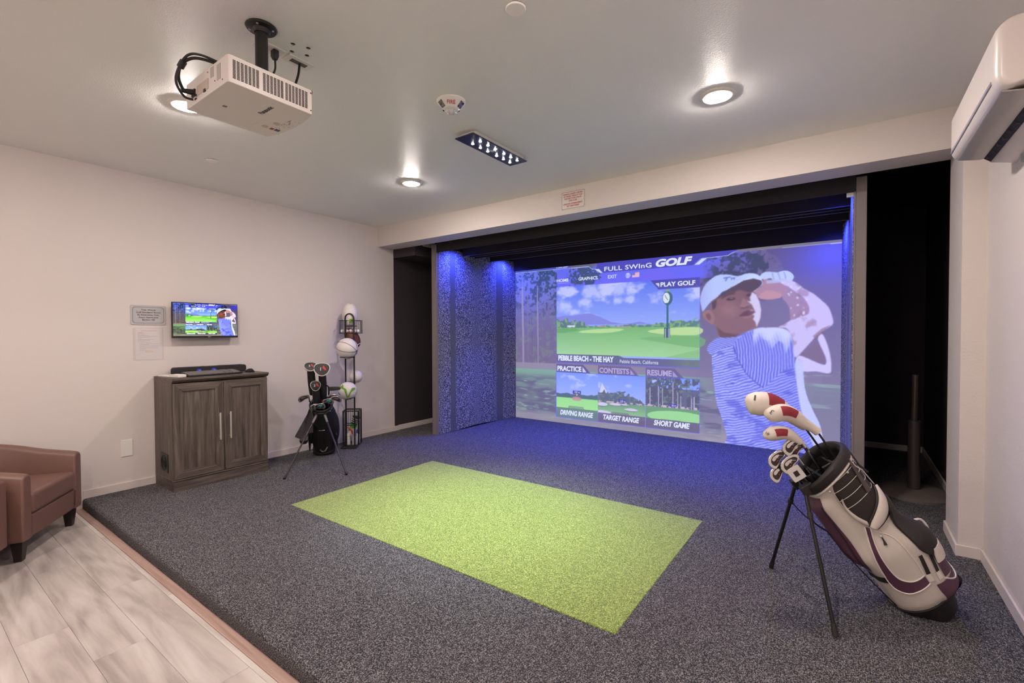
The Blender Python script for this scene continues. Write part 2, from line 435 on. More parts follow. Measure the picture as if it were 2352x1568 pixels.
# LED panel over the turf
M_LEDPL = mat('led_panel_black', (42, 44, 52), 0.3, spec=0.5)
M_LED = emit_mat('led_glow', (0.92, 0.97, 1.0), 60, False)
t = thing('led_panel', 'flat black ceiling panel with two rows of bright white leds', 'ceiling light', (-2.105, 2.69, ZC))
MB().box((-0.07, -0.29, -0.028), (0.07, 0.29, 0.0)).build('housing', mat('led_housing_white', (205, 205, 200), 0.4), t, bevel=0.004)
MB().box((-0.083, -0.322, -0.036), (0.083, 0.318, -0.028)).build('face_plate', M_LEDPL, t, bevel=0.004)
for k in range(6):
    for sx in (-1, 1):
        MB().lathe([(0.009, -0.0365), (0.009, -0.038), (0.005, -0.040), (0.0004, -0.041)], 14, (sx * 0.034, -0.19 + 0.084 * k + (0.02 if k > 2 else 0), 0)).build('led', M_LED, t)
MB().box((-0.012, -0.02, -0.039), (0.02, 0.005, -0.036)).build('sensor', mat('sensor_grey', (190, 190, 195), 0.3), t)
def spot(name, parent, loc, aim, power, col, size, blend, rad):
    d = bpy.data.lights.new(name, 'SPOT'); d.energy = power; d.color = col; d.spot_size = math.radians(size); d.spot_blend = blend; d.shadow_soft_size = rad
    o = bpy.data.objects.new(name, d); COL.objects.link(o); o.parent = parent; o.location = loc
    o.rotation_euler = Vector(aim).to_track_quat('-Z', 'Y').to_euler(); return o
spot('led_beam', t, (0, 0, -0.06), (0, 0, -1), LED_W, LED_COL, 66, 1.0, 0.10)
# ================================================================== SIMULATOR ENCLOSURE
M_FELT = carpet_mat('grey_felt_panel', (46, 46, 56), (106, 106, 118), (208, 208, 218), 100, 0.004)
M_STRAP = mat('black_strap', (92, 92, 100), 0.45, bump=(300, 0.2, 0.001))
M_POST = mat('dark_post', (124, 114, 114), 0.5, spec=0.4)
M_DRAPE = mat('black_drape', (50, 46, 50), 0.85, bump=(60, 0.25, 0.004), spec=0.2)
M_EDGEL = mat('drape_seam', (96, 96, 112), 0.6)
ZF = 2.402
enc = thing('simulator_enclosure', 'black framed golf simulator enclosure with grey felt side panels around screen', 'enclosure', (-2.1, 4.25, CZ))
OX, OY = -2.1, 4.25
def eb(lo, hi): return MB().box((lo[0] - OX, lo[1] - OY, lo[2] - CZ), (hi[0] - OX, hi[1] - OY, hi[2] - CZ))
for x0, x1 in ((-4.331, -4.262), (0.034, 0.098)):
    p = eb((x0, 4.242, CZ), (x1, 4.305, ZH + 0.02)).build('post', M_POST, enc, bevel=0.003)
mb = eb((-4.262, 4.246, CZ), (-4.247, 4.30, ZH + 0.02)); mb.build('post_flange', M_POST, enc, bevel=0.002)
mb = eb((0.020, 4.246, CZ), (0.034, 4.30, ZF)); mb.build('post_flange', M_POST, enc, bevel=0.002)
eb((-4.245, 4.246, ZF), (0.034, 4.262, ZC - 0.005)).build('fascia', M_DRAPE, enc)
# hanging baffles across the top, each with a thin seam along the hem
for y, zb in ((4.72, 2.405), (4.86, 2.412), (4.96, 2.408), (5.30, 2.404)):
    wob = [0.004 * math.sin(3.1 * k + y * 9) for k in range(25)]
    g = [[(-4.225 + 4.245 * k / 24 - OX, y + wob[k] * (1 if j == 0 else 0.2) - OY, z - CZ) for k in range(25)] for j, z in enumerate((zb, zb + 0.12, ZC - 0.005))]
    b = MB().sheet(g, 0.008, (0, -1, 0)).build('baffle', M_DRAPE, enc)
    eb((-4.22, y - 0.010, zb - 0.002), (0.015, y - 0.006, zb + 0.003)).build('hem_seam', M_EDGEL, b)
g = []
for j in range(7):
    z = 2.318 + (ZC - 2.318) * (j / 6)
    g.append([(-4.215 + 4.21 * k / 30 - OX, 5.815 - 0.02 * (j / 6) + 0.006 * math.sin(k * 0.9 + 0.7 * j) * (1 - j / 8) - OY, z - CZ) for k in range(31)])
MB().sheet(g, 0.006, (0, -1, 0)).build('back_drape', M_DRAPE, enc)
# roof of the enclosure keeps stray light in
# side panels: felt sheets toeing in to the screen, two straps on each
def side(sgn):
    X = (lambda v: v) if sgn < 0 else (lambda v: -4.223 - v)
    line = [(4.275, -4.252), (4.50, -4.246), (4.56, -4.240), (5.00, -4.232), (5.45, -4.222), (5.57, -4.214), (5.72, -4.193), (5.858, -4.168)]
    segs = [(4.275, 4.49), (4.555, 5.45), (5.56, 5.858)]
    def xat(y):
        for (a, xa), (b, xb) in zip(line, line[1:]):
            if a <= y <= b + 1e-6: return xa + (xb - xa) * (y - a) / (b - a)
        return line[-1][1]
    for a, b in segs:
        g = []
        for j in range(5):
            z = CZ + 0.004 + (ZF + 0.06 - CZ) * j / 4
            row = []
            for k in range(13):
                y = a + (b - a) * k / 12
                lift = 0.018 * math.sin(math.pi * k / 12) if (j == 0 and b - a > 0.6) else 0
                row.append((X(xat(y)) - OX, y - OY, z + lift - CZ))
            g.append(row)
        MB().sheet(g, 0.012, (sgn, 0, 0)).build('felt_panel', M_FELT, enc)
    for a, b in ((4.482, 4.572), (5.44, 5.575)):
        g = [[(X(xat(y) + 0.008) - OX, y - OY, z - CZ) for y in (a, (a + b) / 2, b)] for z in (CZ + 0.003, 1.2, ZF + 0.06)]
        MB().sheet(g, 0.006, (sgn, 0, 0)).build('strap', M_STRAP, enc)
    g = [[(X(-4.30) - OX, y - OY, z - CZ) for y in (4.30, 5.86)] for z in (CZ, ZC)]
    MB().sheet(g, 0.01, (sgn, 0, 0)).build('outer_cloth', M_DRAPE, enc)
side(-1); side(1)
MB().box((-0.028, -0.01, -0.02), (0.016, 0.012, 0.018)).build('corner_bracket', mat('bracket_white', (196, 198, 210), 0.35), enc).location = (0.005 - OX, 0.02, 2.392 - CZ)

# blue LED spots hung under the enclosure roof
M_BLUE = emit_mat('blue_led_glow', (0.10, 0.14, 1.0), 6, False)
M_FIX = mat('spot_housing', (30, 30, 34), 0.4)
def blue(x, y, z, aim, label, power=BLUE_W, size=78):
    t = thing('blue_spotlight', label, 'spotlight', (x, y, z), 'blue led spotlights inside the enclosure')
    a = Vector(aim).normalized()
    MB().cyl(-a * 0.05, (0, 0, 0), 0.020, 0.028, 16).build('housing', M_FIX, t)
    MB().cyl((0, 0, 0), a * 0.002, 0.022, 0.022, 16).build('lens', M_BLUE, t)
    MB().tube([-a * 0.05, -a * 0.05 + Vector((0, 0, 0.06)), Vector((0, 0, ZC - z - 0.002))], 0.006, 8).build('stem', M_FIX, t)
    spot('blue_beam', t, a * 0.012, a, power, BLUE_COL, size, 1.0, 0.03)
blue(-4.07, 4.50, 2.50, (-0.10, 0.02, -1), 'blue spotlight beside the front strap of left felt panel', BLUE_W * 0.30, 150)
blue(-4.06, 5.54, 2.50, (-0.10, -0.02, -1), 'blue spotlight beside the rear strap of left felt panel', BLUE_W * 0.30, 150)
blue(-0.12, 4.50, 2.50, (0.10, 0.02, -1), 'blue spotlight at front right corner of the enclosure', BLUE_W * 0.30, 150)
blue(-0.16, 5.54, 2.50, (0.10, -0.02, -1), 'blue spotlight at rear right corner of the enclosure', BLUE_W * 0.30, 150)
for i, (x, nm) in enumerate(((-3.35, 'leftmost of the middle blue spotlights over the screen floor'), (-2.1, 'centre blue spotlight hidden above the screen floor'), (-0.85, 'rightmost of the middle blue spotlights over the screen floor'))):
    blue(x, 5.12, 2.46, (0, -0.10, -1), nm, BLUE_W * 1.3, 80)
# ================================================================== PICTURE SHOWN ON THE SCREEN AND THE MONITOR
# canvas units: 1000 wide, 546 high, y down
GOLFER = dict(
    cap=[(661,138),(665,113),(677,90),(696,74),(714,67),(740,69),(761,75),(781,69),(800,70),(815,78),(822,94),(819,105),(810,112),(798,119),(783,101),(756,99),(737,110),(720,117),(704,133),(692,141),(678,158),(668,171),(664,154)],
    brim_under=[(735,110),(755,97),(775,86),(793,82),(813,87),(821,97),(814,108),(798,119),(786,120),(769,114),(751,118),(722,128),(696,143)],
    face=[(691,143),(719,124),(740,116),(769,113),(798,119),(810,133),(817,156),(819,178),(815,201),(807,220),(790,225),(767,233),(757,243),(715,245),(706,223),(700,207),(691,191)],
    ear=[(667,178),(672,170),(685,166),(696,175),(700,191),(697,208),(685,202),(672,190)],
    facelit=[(797,121),(807,129),(815,148),(819,171),(817,193),(808,217),(805,202),(799,195),(803,185),(787,177),(795,169),(804,173),(796,155),(782,142),(793,147),(791,134)],
    eye1=[(731,138),(740,132),(751,133),(755,138),(746,141),(737,142)],
    eye2=[(782,128),(790,125),(797,127),(795,132),(786,132)],
    brow1=[(717,134),(730,123),(751,118),(756,124),(737,128),(720,137)],
    nose=[(766,159),(771,148),(772,135),(779,139),(786,149),(795,155),(786,157),(778,163)],
    mouth=[(765,185),(779,173),(790,171),(805,174),(800,180),(786,185),(774,187)],
    neckshade=[(706,215),(726,231),(759,236),(790,225),(767,233),(757,243),(715,245)],
    glove=[(815,80),(825,69),(843,69),(856,72),(872,68),(886,73),(895,86),(889,97),(880,93),(872,89),(856,89),(840,86),(825,89)],
    hand=[(800,119),(820,107),(825,87),(856,96),(872,106),(876,121),(864,140),(830,143),(810,136)],
    forearm=[(840,82),(875,88),(904,105),(916,118),(937,132),(955,150),(970,168),(977,189),(980,203),(977,214),(956,231),(938,249),(908,289),(897,294),(894,253),(887,231),(876,219),(860,216),(887,200),(885,169),(877,152),(868,138),(872,121),(856,102)],
    armshade=[(872,106),(894,122),(916,141),(929,167),(926,185),(907,191),(887,199),(885,169),(877,152),(868,138)],
    arm2=[(956,235),(965,252),(974,287),(977,322),(972,335),(945,331),(917,332),(900,311),(905,293),(917,294),(948,309),(964,313),(965,295),(948,249)],
    arm2gap=[(908,291),(950,249),(965,295),(964,312),(948,309),(929,299)],
    torso=[(693,294),(680,283),(684,267),(701,250),(723,243),(759,242),(773,235),(804,221),(831,218),(860,218),(879,224),(890,238),(894,268),(898,318),(905,300),(916,314),(918,346),(924,389),(939,431),(955,469),(962,514),(965,563),(746,555),(735,525),(720,472),(707,433),(701,394),(697,354),(693,322)],
    collar=[(680,283),(684,267),(701,250),(723,243),(759,242),(752,262),(737,270),(708,282),(694,294)],
    sleeve=[(752,262),(759,250),(804,221),(831,218),(860,218),(879,224),(890,238),(894,268),(898,318),(877,328),(858,346),(826,381),(811,371),(784,346),(763,308),(750,281)],
    sleevelit=[(810,220),(831,218),(860,218),(879,225),(890,240),(887,264),(877,286),(873,261),(860,253),(844,276),(839,253),(824,250)],
    backlit=[(898,318),(905,301),(916,314),(918,346),(924,389),(939,431),(955,469),(962,514),(965,563),(952,551),(931,496),(913,434),(905,383)],
)

class Canvas:
    def __init__(s, W):
        s.k = W / 1000.0; s.W = W; s.H = int(round(546 * s.k)); s.a = np.zeros((s.H, W, 3)); 
        s.X, s.Y = np.meshgrid((np.arange(W) + 0.5) / s.k, (np.arange(s.H) + 0.5) / s.k)
        s.r = np.random.default_rng(3)
    def noise(s, cell, oct=3, aspect=1.0):
        out = np.zeros((s.H, s.W)); amp = 1.0; tot = 0
        for o in range(oct):
            cx = max(cell / 2 ** o, 1.2); cy = cx * aspect
            nx, ny = int(1000 / cx) + 3, int(546 / cy) + 3
            g = s.r.random((ny, nx)); fx = s.X / cx; fy = s.Y / cy
            ix = fx.astype(int); iy = fy.astype(int); tx = fx - ix; ty = fy - iy; tx = tx * tx * (3 - 2 * tx); ty = ty * ty * (3 - 2 * ty)
            out += amp * ((g[iy, ix] * (1 - tx) + g[iy, ix + 1] * tx) * (1 - ty) + (g[iy + 1, ix] * (1 - tx) + g[iy + 1, ix + 1] * tx) * ty)
            tot += amp; amp *= 0.55
        return out / tot
    def mask(s, poly):
        m = np.zeros((s.H, s.W), bool); P = np.array(poly, float)
        x0 = max(int(P[:, 0].min() * s.k) - 1, 0); x1 = min(int(P[:, 0].max() * s.k) + 2, s.W); y0 = max(int(P[:, 1].min() * s.k) - 1, 0); y1 = min(int(P[:, 1].max() * s.k) + 2, s.H)
        if x1 <= x0 or y1 <= y0: return m
        X = s.X[y0:y1, x0:x1]; Y = s.Y[y0:y1, x0:x1]; q = np.zeros(X.shape, bool)
        for (ax, ay), (bx, by) in zip(P, np.roll(P, -1, 0)):
            if ay == by: continue
            c = (ay > Y) != (by > Y); q ^= c & (X < (bx - ax) * (Y - ay) / (by - ay) + ax)
        m[y0:y1, x0:x1] = q; return m
    def rect(s, x0, y0, x1, y1): return (s.X >= x0) & (s.X < x1) & (s.Y >= y0) & (s.Y < y1)
    def put(s, m, col, al=1.0):
        c = np.asarray(col, float); al = np.broadcast_to(np.asarray(al, float), m.shape)[m][:, None]
        cc = c if c.ndim == 1 else c[m]
        s.a[m] = s.a[m] * (1 - al) + cc * al
    def vgrad(s, c0, c1, y0, y1):
        t = np.clip((s.Y - y0) / (y1 - y0), 0, 1)[..., None]; return np.asarray(c0) * (1 - t) + np.asarray(c1) * t
    def soften(s, m, r):
        n = max(int(round(r * s.k)), 1); b = s.a
        for ax in (0, 1):
            for _ in range(2):
                b = sum(np.roll(b, d, ax) for d in range(-n, n + 1)) / (2 * n + 1)
        s.a = np.where(m[..., None], b, s.a)
    def poly(s, p, col, al=1.0, sm=0): s.put(s.mask(smooth2(p, sm) if sm else p), col, al)

def paint(W):
    c = Canvas(W); X, Y = c.X, c.Y
    n1, n2, n3 = c.noise(60, 4), c.noise(18, 3), c.noise(7, 2)
    full = c.rect(0, 0, 1000, 546)
    c.put(full, c.vgrad((96, 86, 142), (138, 130, 160), 0, 546))
    c.put(full, (150, 140, 170), 0.35 * (c.noise(90, 3, 2.5) > 0.55) * n1)
    # upper right blue haze and dark pine tops
    c.put(full, (92, 88, 214), np.clip((X - 840) / 120, 0, 1) * np.clip((120 - Y) / 70, 0, 1) * 0.9)
    c.put(c.rect(640, 0, 900, 140), (108, 108, 246), np.clip((60 - Y + 40 * n1) / 60, 0, 1) * np.clip((830 - X) / 120, 0, 1))
    e_ = 0.16 * ((X - 752) / 92) ** 4 + 0.16 * ((Y - 78) / 66) ** 4; m = c.rect(600, 8, 930, 170); c.put(m, (62, 70, 106), np.clip((n2 * 0.42 + n3 * 0.45 + n1 * 0.3 - 0.47 - e_) * 9, 0, 0.88))
    # left wood
    lf = c.rect(0, 0, 182, 340); c.put(lf, c.vgrad((104, 118, 226), (116, 106, 150), 0, 300))
    c.put(lf, c.vgrad((46, 72, 112), (84, 82, 118), 20, 240), np.clip((n2 * 0.42 + n3 * 0.50 + 0.25 * n1 - 0.54 - 0.12 * np.clip((Y - 60) / 200, 0, 1)) * 10, 0, 0.92) * (Y < 330))
    c.put(lf, c.vgrad((104, 98, 142), (112, 100, 124), 150, 340), np.clip((Y - 110) / 110, 0, 1) * (0.66 + 0.25 * n3))
    for x, wd, y0, cl in ((36, 5, 60, (150, 140, 172)), (58, 3, 90, (122, 112, 150)), (101, 3.5, 60, (146, 138, 168)), (120, 2, 120, (116, 106, 142)), (148, 3, 110, (112, 102, 136)), (16, 3, 130, (108, 98, 132)), (76, 2, 150, (96, 88, 122))):
        c.put(c.rect(x - wd, y0, x + wd, 352) & (np.abs(X - x - (Y - 200) * 0.02) < wd * (0.6 + 0.4 * Y / 340)), cl, 0.8 + 0.2 * n3)
    m = lf & (Y > 170) & (n2 > 0.56) & (n3 > 0.45); c.put(m, (120, 138, 128), 0.5)
    # ground
    c.put(c.rect(0, 338, 1000, 368), c.vgrad((150, 138, 152), (140, 140, 158), 338, 368), 0.8 * np.clip((700 - X) / 300, 0.12, 1))
    c.put(c.rect(0, 362, 1000, 546), c.vgrad((124, 166, 146), (112, 120, 130), 362, 440), np.clip((760 - X) / 200, 0.25, 1))
    st = c.noise(70, 3, 0.16)
    c.put(c.rect(0, 375, 720, 546), (98, 96, 122), np.clip((st - 0.42) * 6, 0, 0.9) * np.clip((Y - 375) / 25, 0, 1))
    c.put(c.rect(0, 400, 720, 546), (146, 180, 166), np.clip((c.noise(46, 3, 0.14) - 0.64) * 8, 0, 0.8))
    c.put(c.rect(0, 500, 1000, 546), (158, 152, 162), np.clip((Y - 505) / 30, 0, 0.7))
    c.put(c.rect(860, 330, 1000, 450), (148, 176, 178), np.clip((c.noise(60, 3, 0.08) - 0.60) * 7, 0, 0.6))
    # menu band
    band = c.rect(182, 0, 740, 74); c.put(band, c.vgrad((96, 108, 232), (106, 104, 250), 0, 74), np.clip((735 - X - 40 * n2) / 60, 0, 1) * np.clip((700 - X + 40 * n2) / 30, 0.0, 1)); c.put(c.mask([(500, 40), (560, 34), (600, 74), (480, 74)]), (116, 100, 240), 0.6)
    c.put(c.rect(200, 0, 370, 72), (56, 76, 112), np.clip((n2 * 0.45 + n3 * 0.55 - 0.34 - 0.14 * ((X - 285) / 52) ** 4 - 0.10 * ((Y - 36) / 34) ** 6) * 9, 0, 0.9))
    c.put(c.rect(225, 0, 335, 10), (106, 102, 124), 0.8)
    c.put(c.rect(0, 0, 225, 9) & (n1 < 9), (64, 80, 176), 0.8); c.put(c.rect(120, 0, 235, 6), (70, 76, 196), 0.8)
    c.poly([(335, 0), (331, 20), (348, 34), (640, 34), (662, 14), (740, 14), (760, 0)], (76, 72, 186))
    for a, b in (((0, 8), (303, 9)), ((303, 9), (318, 19)), ((318, 19), (332, 19)), ((676, 17), (735, 15)), ((735, 15), (748, 7)), ((748, 7), (1000, 9))):
        d = np.array(b, float) - a; L = np.hypot(*d); q = np.abs((X - a[0]) * d[1] - (Y - a[1]) * d[0]) / L; t = ((X - a[0]) * d[0] + (Y - a[1]) * d[1]) / L
        c.put((q < 0.8) & (t >= 0) & (t <= L), (196, 202, 250), 0.9)
    c.put(c.rect(0, 0, 1000, 8) & (X > 760), (126, 120, 134), 0.9)
    for p in ([(326, 20), (340, 20), (354, 33), (345, 33)], [(645, 33), (665, 17), (679, 17), (659, 33)]): c.poly(p, (206, 216, 250))
    # main picture
    mp = c.rect(180, 70, 660, 334); c.put(mp, c.vgrad((92, 118, 240), (150, 172, 248), 70, 212))
    cl = np.clip((c.noise(75, 5, 0.6) - 0.50 - np.clip((Y - 140) / 260, -0.06, 1)) * 6, 0, 1)
    for cx, cy, rx, ry in ((320, 95, 44, 26), (400, 84, 55, 24), (215, 138, 28, 20), (290, 128, 26, 14), (410, 128, 22, 12), (445, 126, 20, 12), (250, 160, 18, 10), (360, 85, 40, 16)):
        cl = np.maximum(cl, np.clip(1.25 - np.hypot((X - cx) / rx, (Y - cy) / ry) + 1.3 * (n2 - 0.5) + 0.6 * (n1 - 0.5), 0, 0.85))
    c.put(mp, (204, 208, 250), np.where(Y < 195, cl * 0.85, 0))
    c.poly([(180, 176), (205, 172), (240, 172), (285, 166), (312, 166), (345, 178), (385, 196), (425, 202), (455, 200), (480, 196), (500, 201), (530, 204), (660, 206), (660, 216), (180, 216)], (128, 132, 222))
    c.put(c.rect(300, 203, 660, 214), (138, 164, 242), 0.9)
    tr = c.noise(9, 3)
    for x0, x1, y0, amp in ((180, 225, 172, 26), (225, 290, 186, 18), (290, 400, 206, 8), (400, 530, 205, 8), (530, 575, 196, 14), (575, 660, 188, 18)):
        m = c.rect(x0, y0 - 6, x1, 216) & (Y > y0 + amp * (1 - c.noise(11, 2)) * 1.1 - 3); c.put(m, (76, 118, 108), 0.8); c.put(m & (tr > 0.55), (132, 178, 118), 0.8)
    c.put(c.rect(222, 205, 252, 212) & (n3 > 0.35), (214, 216, 246)); c.put(c.rect(335, 208, 365, 212), (206, 150, 150), 0.8); c.put(c.rect(400, 209, 450, 213), (200, 156, 150), 0.6)
    c.put(c.rect(180, 213, 660, 306), c.vgrad((116, 178, 116), (156, 206, 150), 213, 300))
    c.poly([(265, 229), (300, 221), (380, 217), (420, 218), (425, 222), (390, 229), (330, 232)], (188, 222, 156), 0.85, 3)
    c.poly([(505, 226), (560, 218), (660, 216), (660, 236), (600, 238), (540, 234)], (196, 222, 160), 0.85, 3)
    c.poly([(180, 216), (250, 214), (270, 222), (215, 230), (180, 230)], (96, 164, 96), 0.8); c.poly([(480, 247), (660, 242), (660, 275), (560, 262)], (110, 172, 112), 0.7, 3)
    c.poly([(560, 306), (660, 280), (660, 312)], (118, 176, 120), 0.5)
    # street clock
    c.put(c.rect(563, 140, 570, 225), (52, 104, 132)); c.put(c.rect(561, 139, 572, 143), (60, 92, 120)); c.put(c.rect(557, 216, 575, 248), (64, 92, 116)); c.put(c.rect(559, 218, 562, 247), (176, 190, 214)); c.put(c.rect(570, 218, 573, 247), (160, 176, 206)); c.put(c.rect(553, 247, 579, 249.5), (140, 170, 140))
    c.put(np.hypot((X - 567) / 15, (Y - 127) / 21) < 1, (58, 100, 126)); c.put(np.hypot((X - 563) / 10, (Y - 126) / 16) < 1, (212, 224, 236))
    c.poly([(559, 108), (575, 106), (571, 99), (563, 99)], (120, 160, 150))
    for p in ([(562, 126), (564, 126), (560, 117), (558.5, 118)], [(562, 126), (563, 125), (568, 131), (567, 132.5)]): c.poly(p, (60, 70, 100))
    # bars and frames
    c.poly([(180, 304), (409, 304), (429, 312), (660, 312), (660, 333), (180, 333)], (92, 92, 132), 0.92)
    c.put(c.rect(560, 312, 660, 333), (112, 136, 122), 0.75 * np.clip((X - 560) / 60, 0, 1) * (0.5 + 0.5 * n3))
    c.poly([(514, 70), (660, 70), (660, 99), (539, 99)], (74, 70, 170), 0.95); c.poly([(530, 80), (542, 80), (542, 93)], (206, 214, 248))
    for x0, x1, tw, tc in ((178, 337, 105, (92, 84, 134)), (337.5, 499, 112, (104, 92, 140)), (499.5, 660, 88, (104, 92, 140))):
        c.poly([(x0, 339), (x0 + tw, 339), (x0 + tw + 30, 369), (x0, 369)], tc, 0.93)
    # three thumbnails
    for i, (x0, x1) in enumerate(((178, 337), (337, 499), (499, 660))):
        r = c.rect(x0, 368, x1, 525); c.put(r, c.vgrad((122, 150, 244), (156, 176, 246), 368, 450)); c.put(r & (Y < 430), (190, 200, 250), np.clip((c.noise(40, 3, 0.5) - 0.60) * 5, 0, 0.7))
        if i == 0:
            m = r & (Y > 436 + 10 * (1 - c.noise(14, 2))) & (Y < 458); c.put(m, (74, 98, 104), 0.9)
            c.put(c.rect(x0, 455, x1, 500), c.vgrad((150, 220, 134), (164, 224, 142), 455, 495))
            c.put(np.hypot((X - 258) / 19, (Y - 456) / 7) < 1, (196, 140, 150), 0.85); c.put(c.rect(243, 428, 274, 440), (70, 64, 160)); c.poly([(255, 441), (263, 441), (259, 446)], (220, 230, 90))
            c.put(c.rect(x0, 490, x1, 525), (96, 122, 118), 0.9)
        elif i == 1:
            c.poly([(340, 440), (352, 396), (362, 412), (378, 440)], (206, 206, 236)); 
            m = r & (Y > 412 + 26 * (1 - c.noise(12, 3)) + np.clip((X - 430) * 0.35, 0, 40)) & (Y < 462); c.put(m, (82, 96, 112), 0.92); c.put(m & (n3 > 0.62), (120, 132, 132), 0.7)
            c.put(c.rect(x0, 454, x1, 460) & (n3 > 0.5), (198, 170, 184)); c.put(c.rect(x0, 459, x1, 512), c.vgrad((110, 152, 120), (146, 198, 136), 459, 505))
            for cx, cy, rx, ry in ((352, 466, 20, 6), (400, 463, 22, 3.5), (452, 476, 22, 4), (430, 462, 14, 2), (492, 502, 9, 6), (352, 499, 42, 13)):
                c.put(r & (np.hypot((X - cx) / rx, (Y - cy - 2) / ry) < 1), (90, 116, 104)); c.put(r & (np.hypot((X - cx) / rx, (Y - cy) / ry) < 1), (206, 200, 226))
            c.put(c.rect(410, 446, 436, 456), (78, 70, 164)); c.put(c.rect(x0, 508, x1, 525), (104, 94, 122), 0.95); c.put(c.rect(410, 496, 470, 508), (120, 170, 120))
            c.put(c.rect(x0, 494, x1, 525), (104, 94, 122), 0.93)
        else:
            m = r & (n2 * 0.5 + n3 * 0.35 > 0.30 + 0.10 * (np.abs(X - 625) < 14)) & (Y < 455); c.put(m, (76, 84, 104), 0.9); c.put(r & (Y > 400) & (Y < 460), (84, 84, 104), 0.8); c.put(m & (n3 > 0.66), (116, 136, 132), 0.7)
            for x, y0 in ((514, 400), (540, 395), (552, 400), (584, 380), (598, 410), (607, 420), (638, 425), (645, 420)): c.put(c.rect(x - 1.4, y0, x + 1.4, 462), (170, 166, 196))
            c.put(c.rect(x0, 452, x1, 464) & (n3 > 0.45), (196, 172, 190)); c.put(c.rect(x0, 458, x1, 525), c.vgrad((104, 152, 108), (112, 160, 112), 458, 500))
            c.put(r & (np.hypot((X - 600) / 95, (Y - 486) / 19) < 1), (152, 214, 142)); c.put(c.rect(573, 446, 595, 455), (86, 72, 164))
            c.put(c.rect(x0, 496, x1, 525), (104, 94, 124), 0.93)
        c.poly([(x0 + 50, 482 + 6 * i), (x0 + 105, 482 + 6 * i), (x0 + 110, 491 + 3 * i), (x0 + 45, 491 + 3 * i)], (110, 130, 124) if i == 0 else (112, 106, 124), 0.6)
    for x0, y0, x1, y1 in ((180, 70, 660, 334), (178, 368, 660, 525.5)):
        e = c.rect(x0 - 1.2, y0 - 1.2, x1 + 1.2, y1 + 1.2) & ~c.rect(x0 + .4, y0 + .4, x1 - .4, y1 - .4); c.put(e, (100, 100, 246))
    for x in (337, 499.3): c.put(c.rect(x - .6, 368, x + .6, 525), (140, 144, 222))
    for p in ([(281, 347), (281, 364), (295, 364)], [(449, 347), (449, 364), (463, 364)], [(583, 347), (583, 364), (598, 364)]): c.poly(p, (196, 200, 240) if p[0][0] == 281 else (160, 150, 208))
    # globe and flag
    q = np.hypot(X - 441, Y - 49); c.put((q < 8) & (q > 7), (200, 206, 250)); c.put((q < 7.4) & ((np.abs(Y - 49) < 0.6) | (np.abs(X - 441) < 0.6) | (np.abs(np.hypot((X - 441) / 0.5, Y - 49) - 7.4) < 0.9) | (np.abs(np.abs(Y - 49) - 4) < 0.5)), (200, 206, 250))
    c.put(c.rect(455, 41, 478, 56), (226, 190, 214)); c.put(c.rect(455, 41, 478, 56) & ((Y - 41) % 4 < 2), (206, 150, 190)); c.put(c.rect(455, 41, 465, 49), (110, 120, 210))
    c.put(c.rect(181, 58, 229, 59.3), (196, 204, 250))
    # the golfer
    G = GOLFER
    c.poly(G['arm2gap'], (124, 106, 140)); c.poly(G['arm2'], (204, 196, 246), 1, 3)
    tm = c.mask(smooth2(G['torso'], 3)); c.put(tm, (96, 102, 226))
    fold = 6.0 * n1 + 2.5 * n2
    ph = (Y + 0.36 * X + 0.0012 * (X - 800) ** 2 * np.clip((Y - 300) / 200, 0, 1) + fold * 2)
    lum = np.clip(1 - (X - 690) / 330, 0.1, 1)
    c.put(tm, (186, 194, 252), np.clip(np.sin(ph * 2 * np.pi / 7.6) * 2.2 + 0.45 + lum * 0.5, 0, 1) * (0.55 + 0.4 * lum))
    c.put(tm, (74, 78, 196), np.clip((c.noise(34, 3, 0.5) - 0.58) * 4, 0, 0.5))
    c.poly(G['backlit'], (200, 206, 254), 0.9, 3)
    sl = c.mask(smooth2(G['sleeve'], 3)); c.put(sl, (92, 96, 224))
    ps = X - 0.16 * (Y - 220) + 0.0016 * (Y - 260) ** 2 + fold
    c.put(sl, (182, 190, 250), np.clip(np.sin(ps * 2 * np.pi / 7.0) * 2.5 + 0.1, 0, 1) * 0.85)
    c.put(sl, (206, 212, 254), np.clip((262 - Y + 10 * np.sin(X / 6)) / 34, 0, 0.85) * (X > 800)); c.poly(G['sleevelit'], (206, 212, 254), 0.55)
    e = [(752, 270), (763, 308), (784, 346), (811, 371), (826, 381)]
    for a, b in zip(e, e[1:]):
        d = np.array(b, float) - a; L = np.hypot(*d); qd = np.abs((X - a[0]) * d[1] - (Y - a[1]) * d[0]) / L; t = ((X - a[0]) * d[0] + (Y - a[1]) * d[1]) / L; c.put((qd < 0.9) & (t >= 0) & (t <= L), (58, 58, 150), 0.8)
    c.poly(G['collar'], (96, 100, 222), 1, 2); cm = c.mask(smooth2(G['collar'], 2)); c.put(cm, (190, 196, 250), np.clip(np.sin((Y - 0.35 * X) * 2 * np.pi / 6) * 2, 0, 0.9))
    c.poly(G['forearm'], (202, 190, 242), 1, 2); c.poly(G['armshade'], (152, 122, 156), 0.85, 2); fm = c.mask(G['forearm']); c.put(fm, (132, 96, 116), np.clip((c.noise(26, 3) - 0.55) * 4, 0, 0.45) * (X < 945)); c.put(fm & (n3 > 0.72) & (X > 865) & (X < 925) & (Y < 190), (230, 232, 252), 0.8)
    c.poly([(938, 240), (956, 222), (976, 212), (960, 230), (940, 252)], (126, 92, 102), 0.6)
    c.poly(G['hand'], (170, 132, 162), 1, 2); c.poly([(812, 134), (832, 118), (866, 128), (862, 140), (830, 142)], (196, 150, 160), 0.7, 2); c.poly(G['glove'], (188, 202, 248), 1, 2)
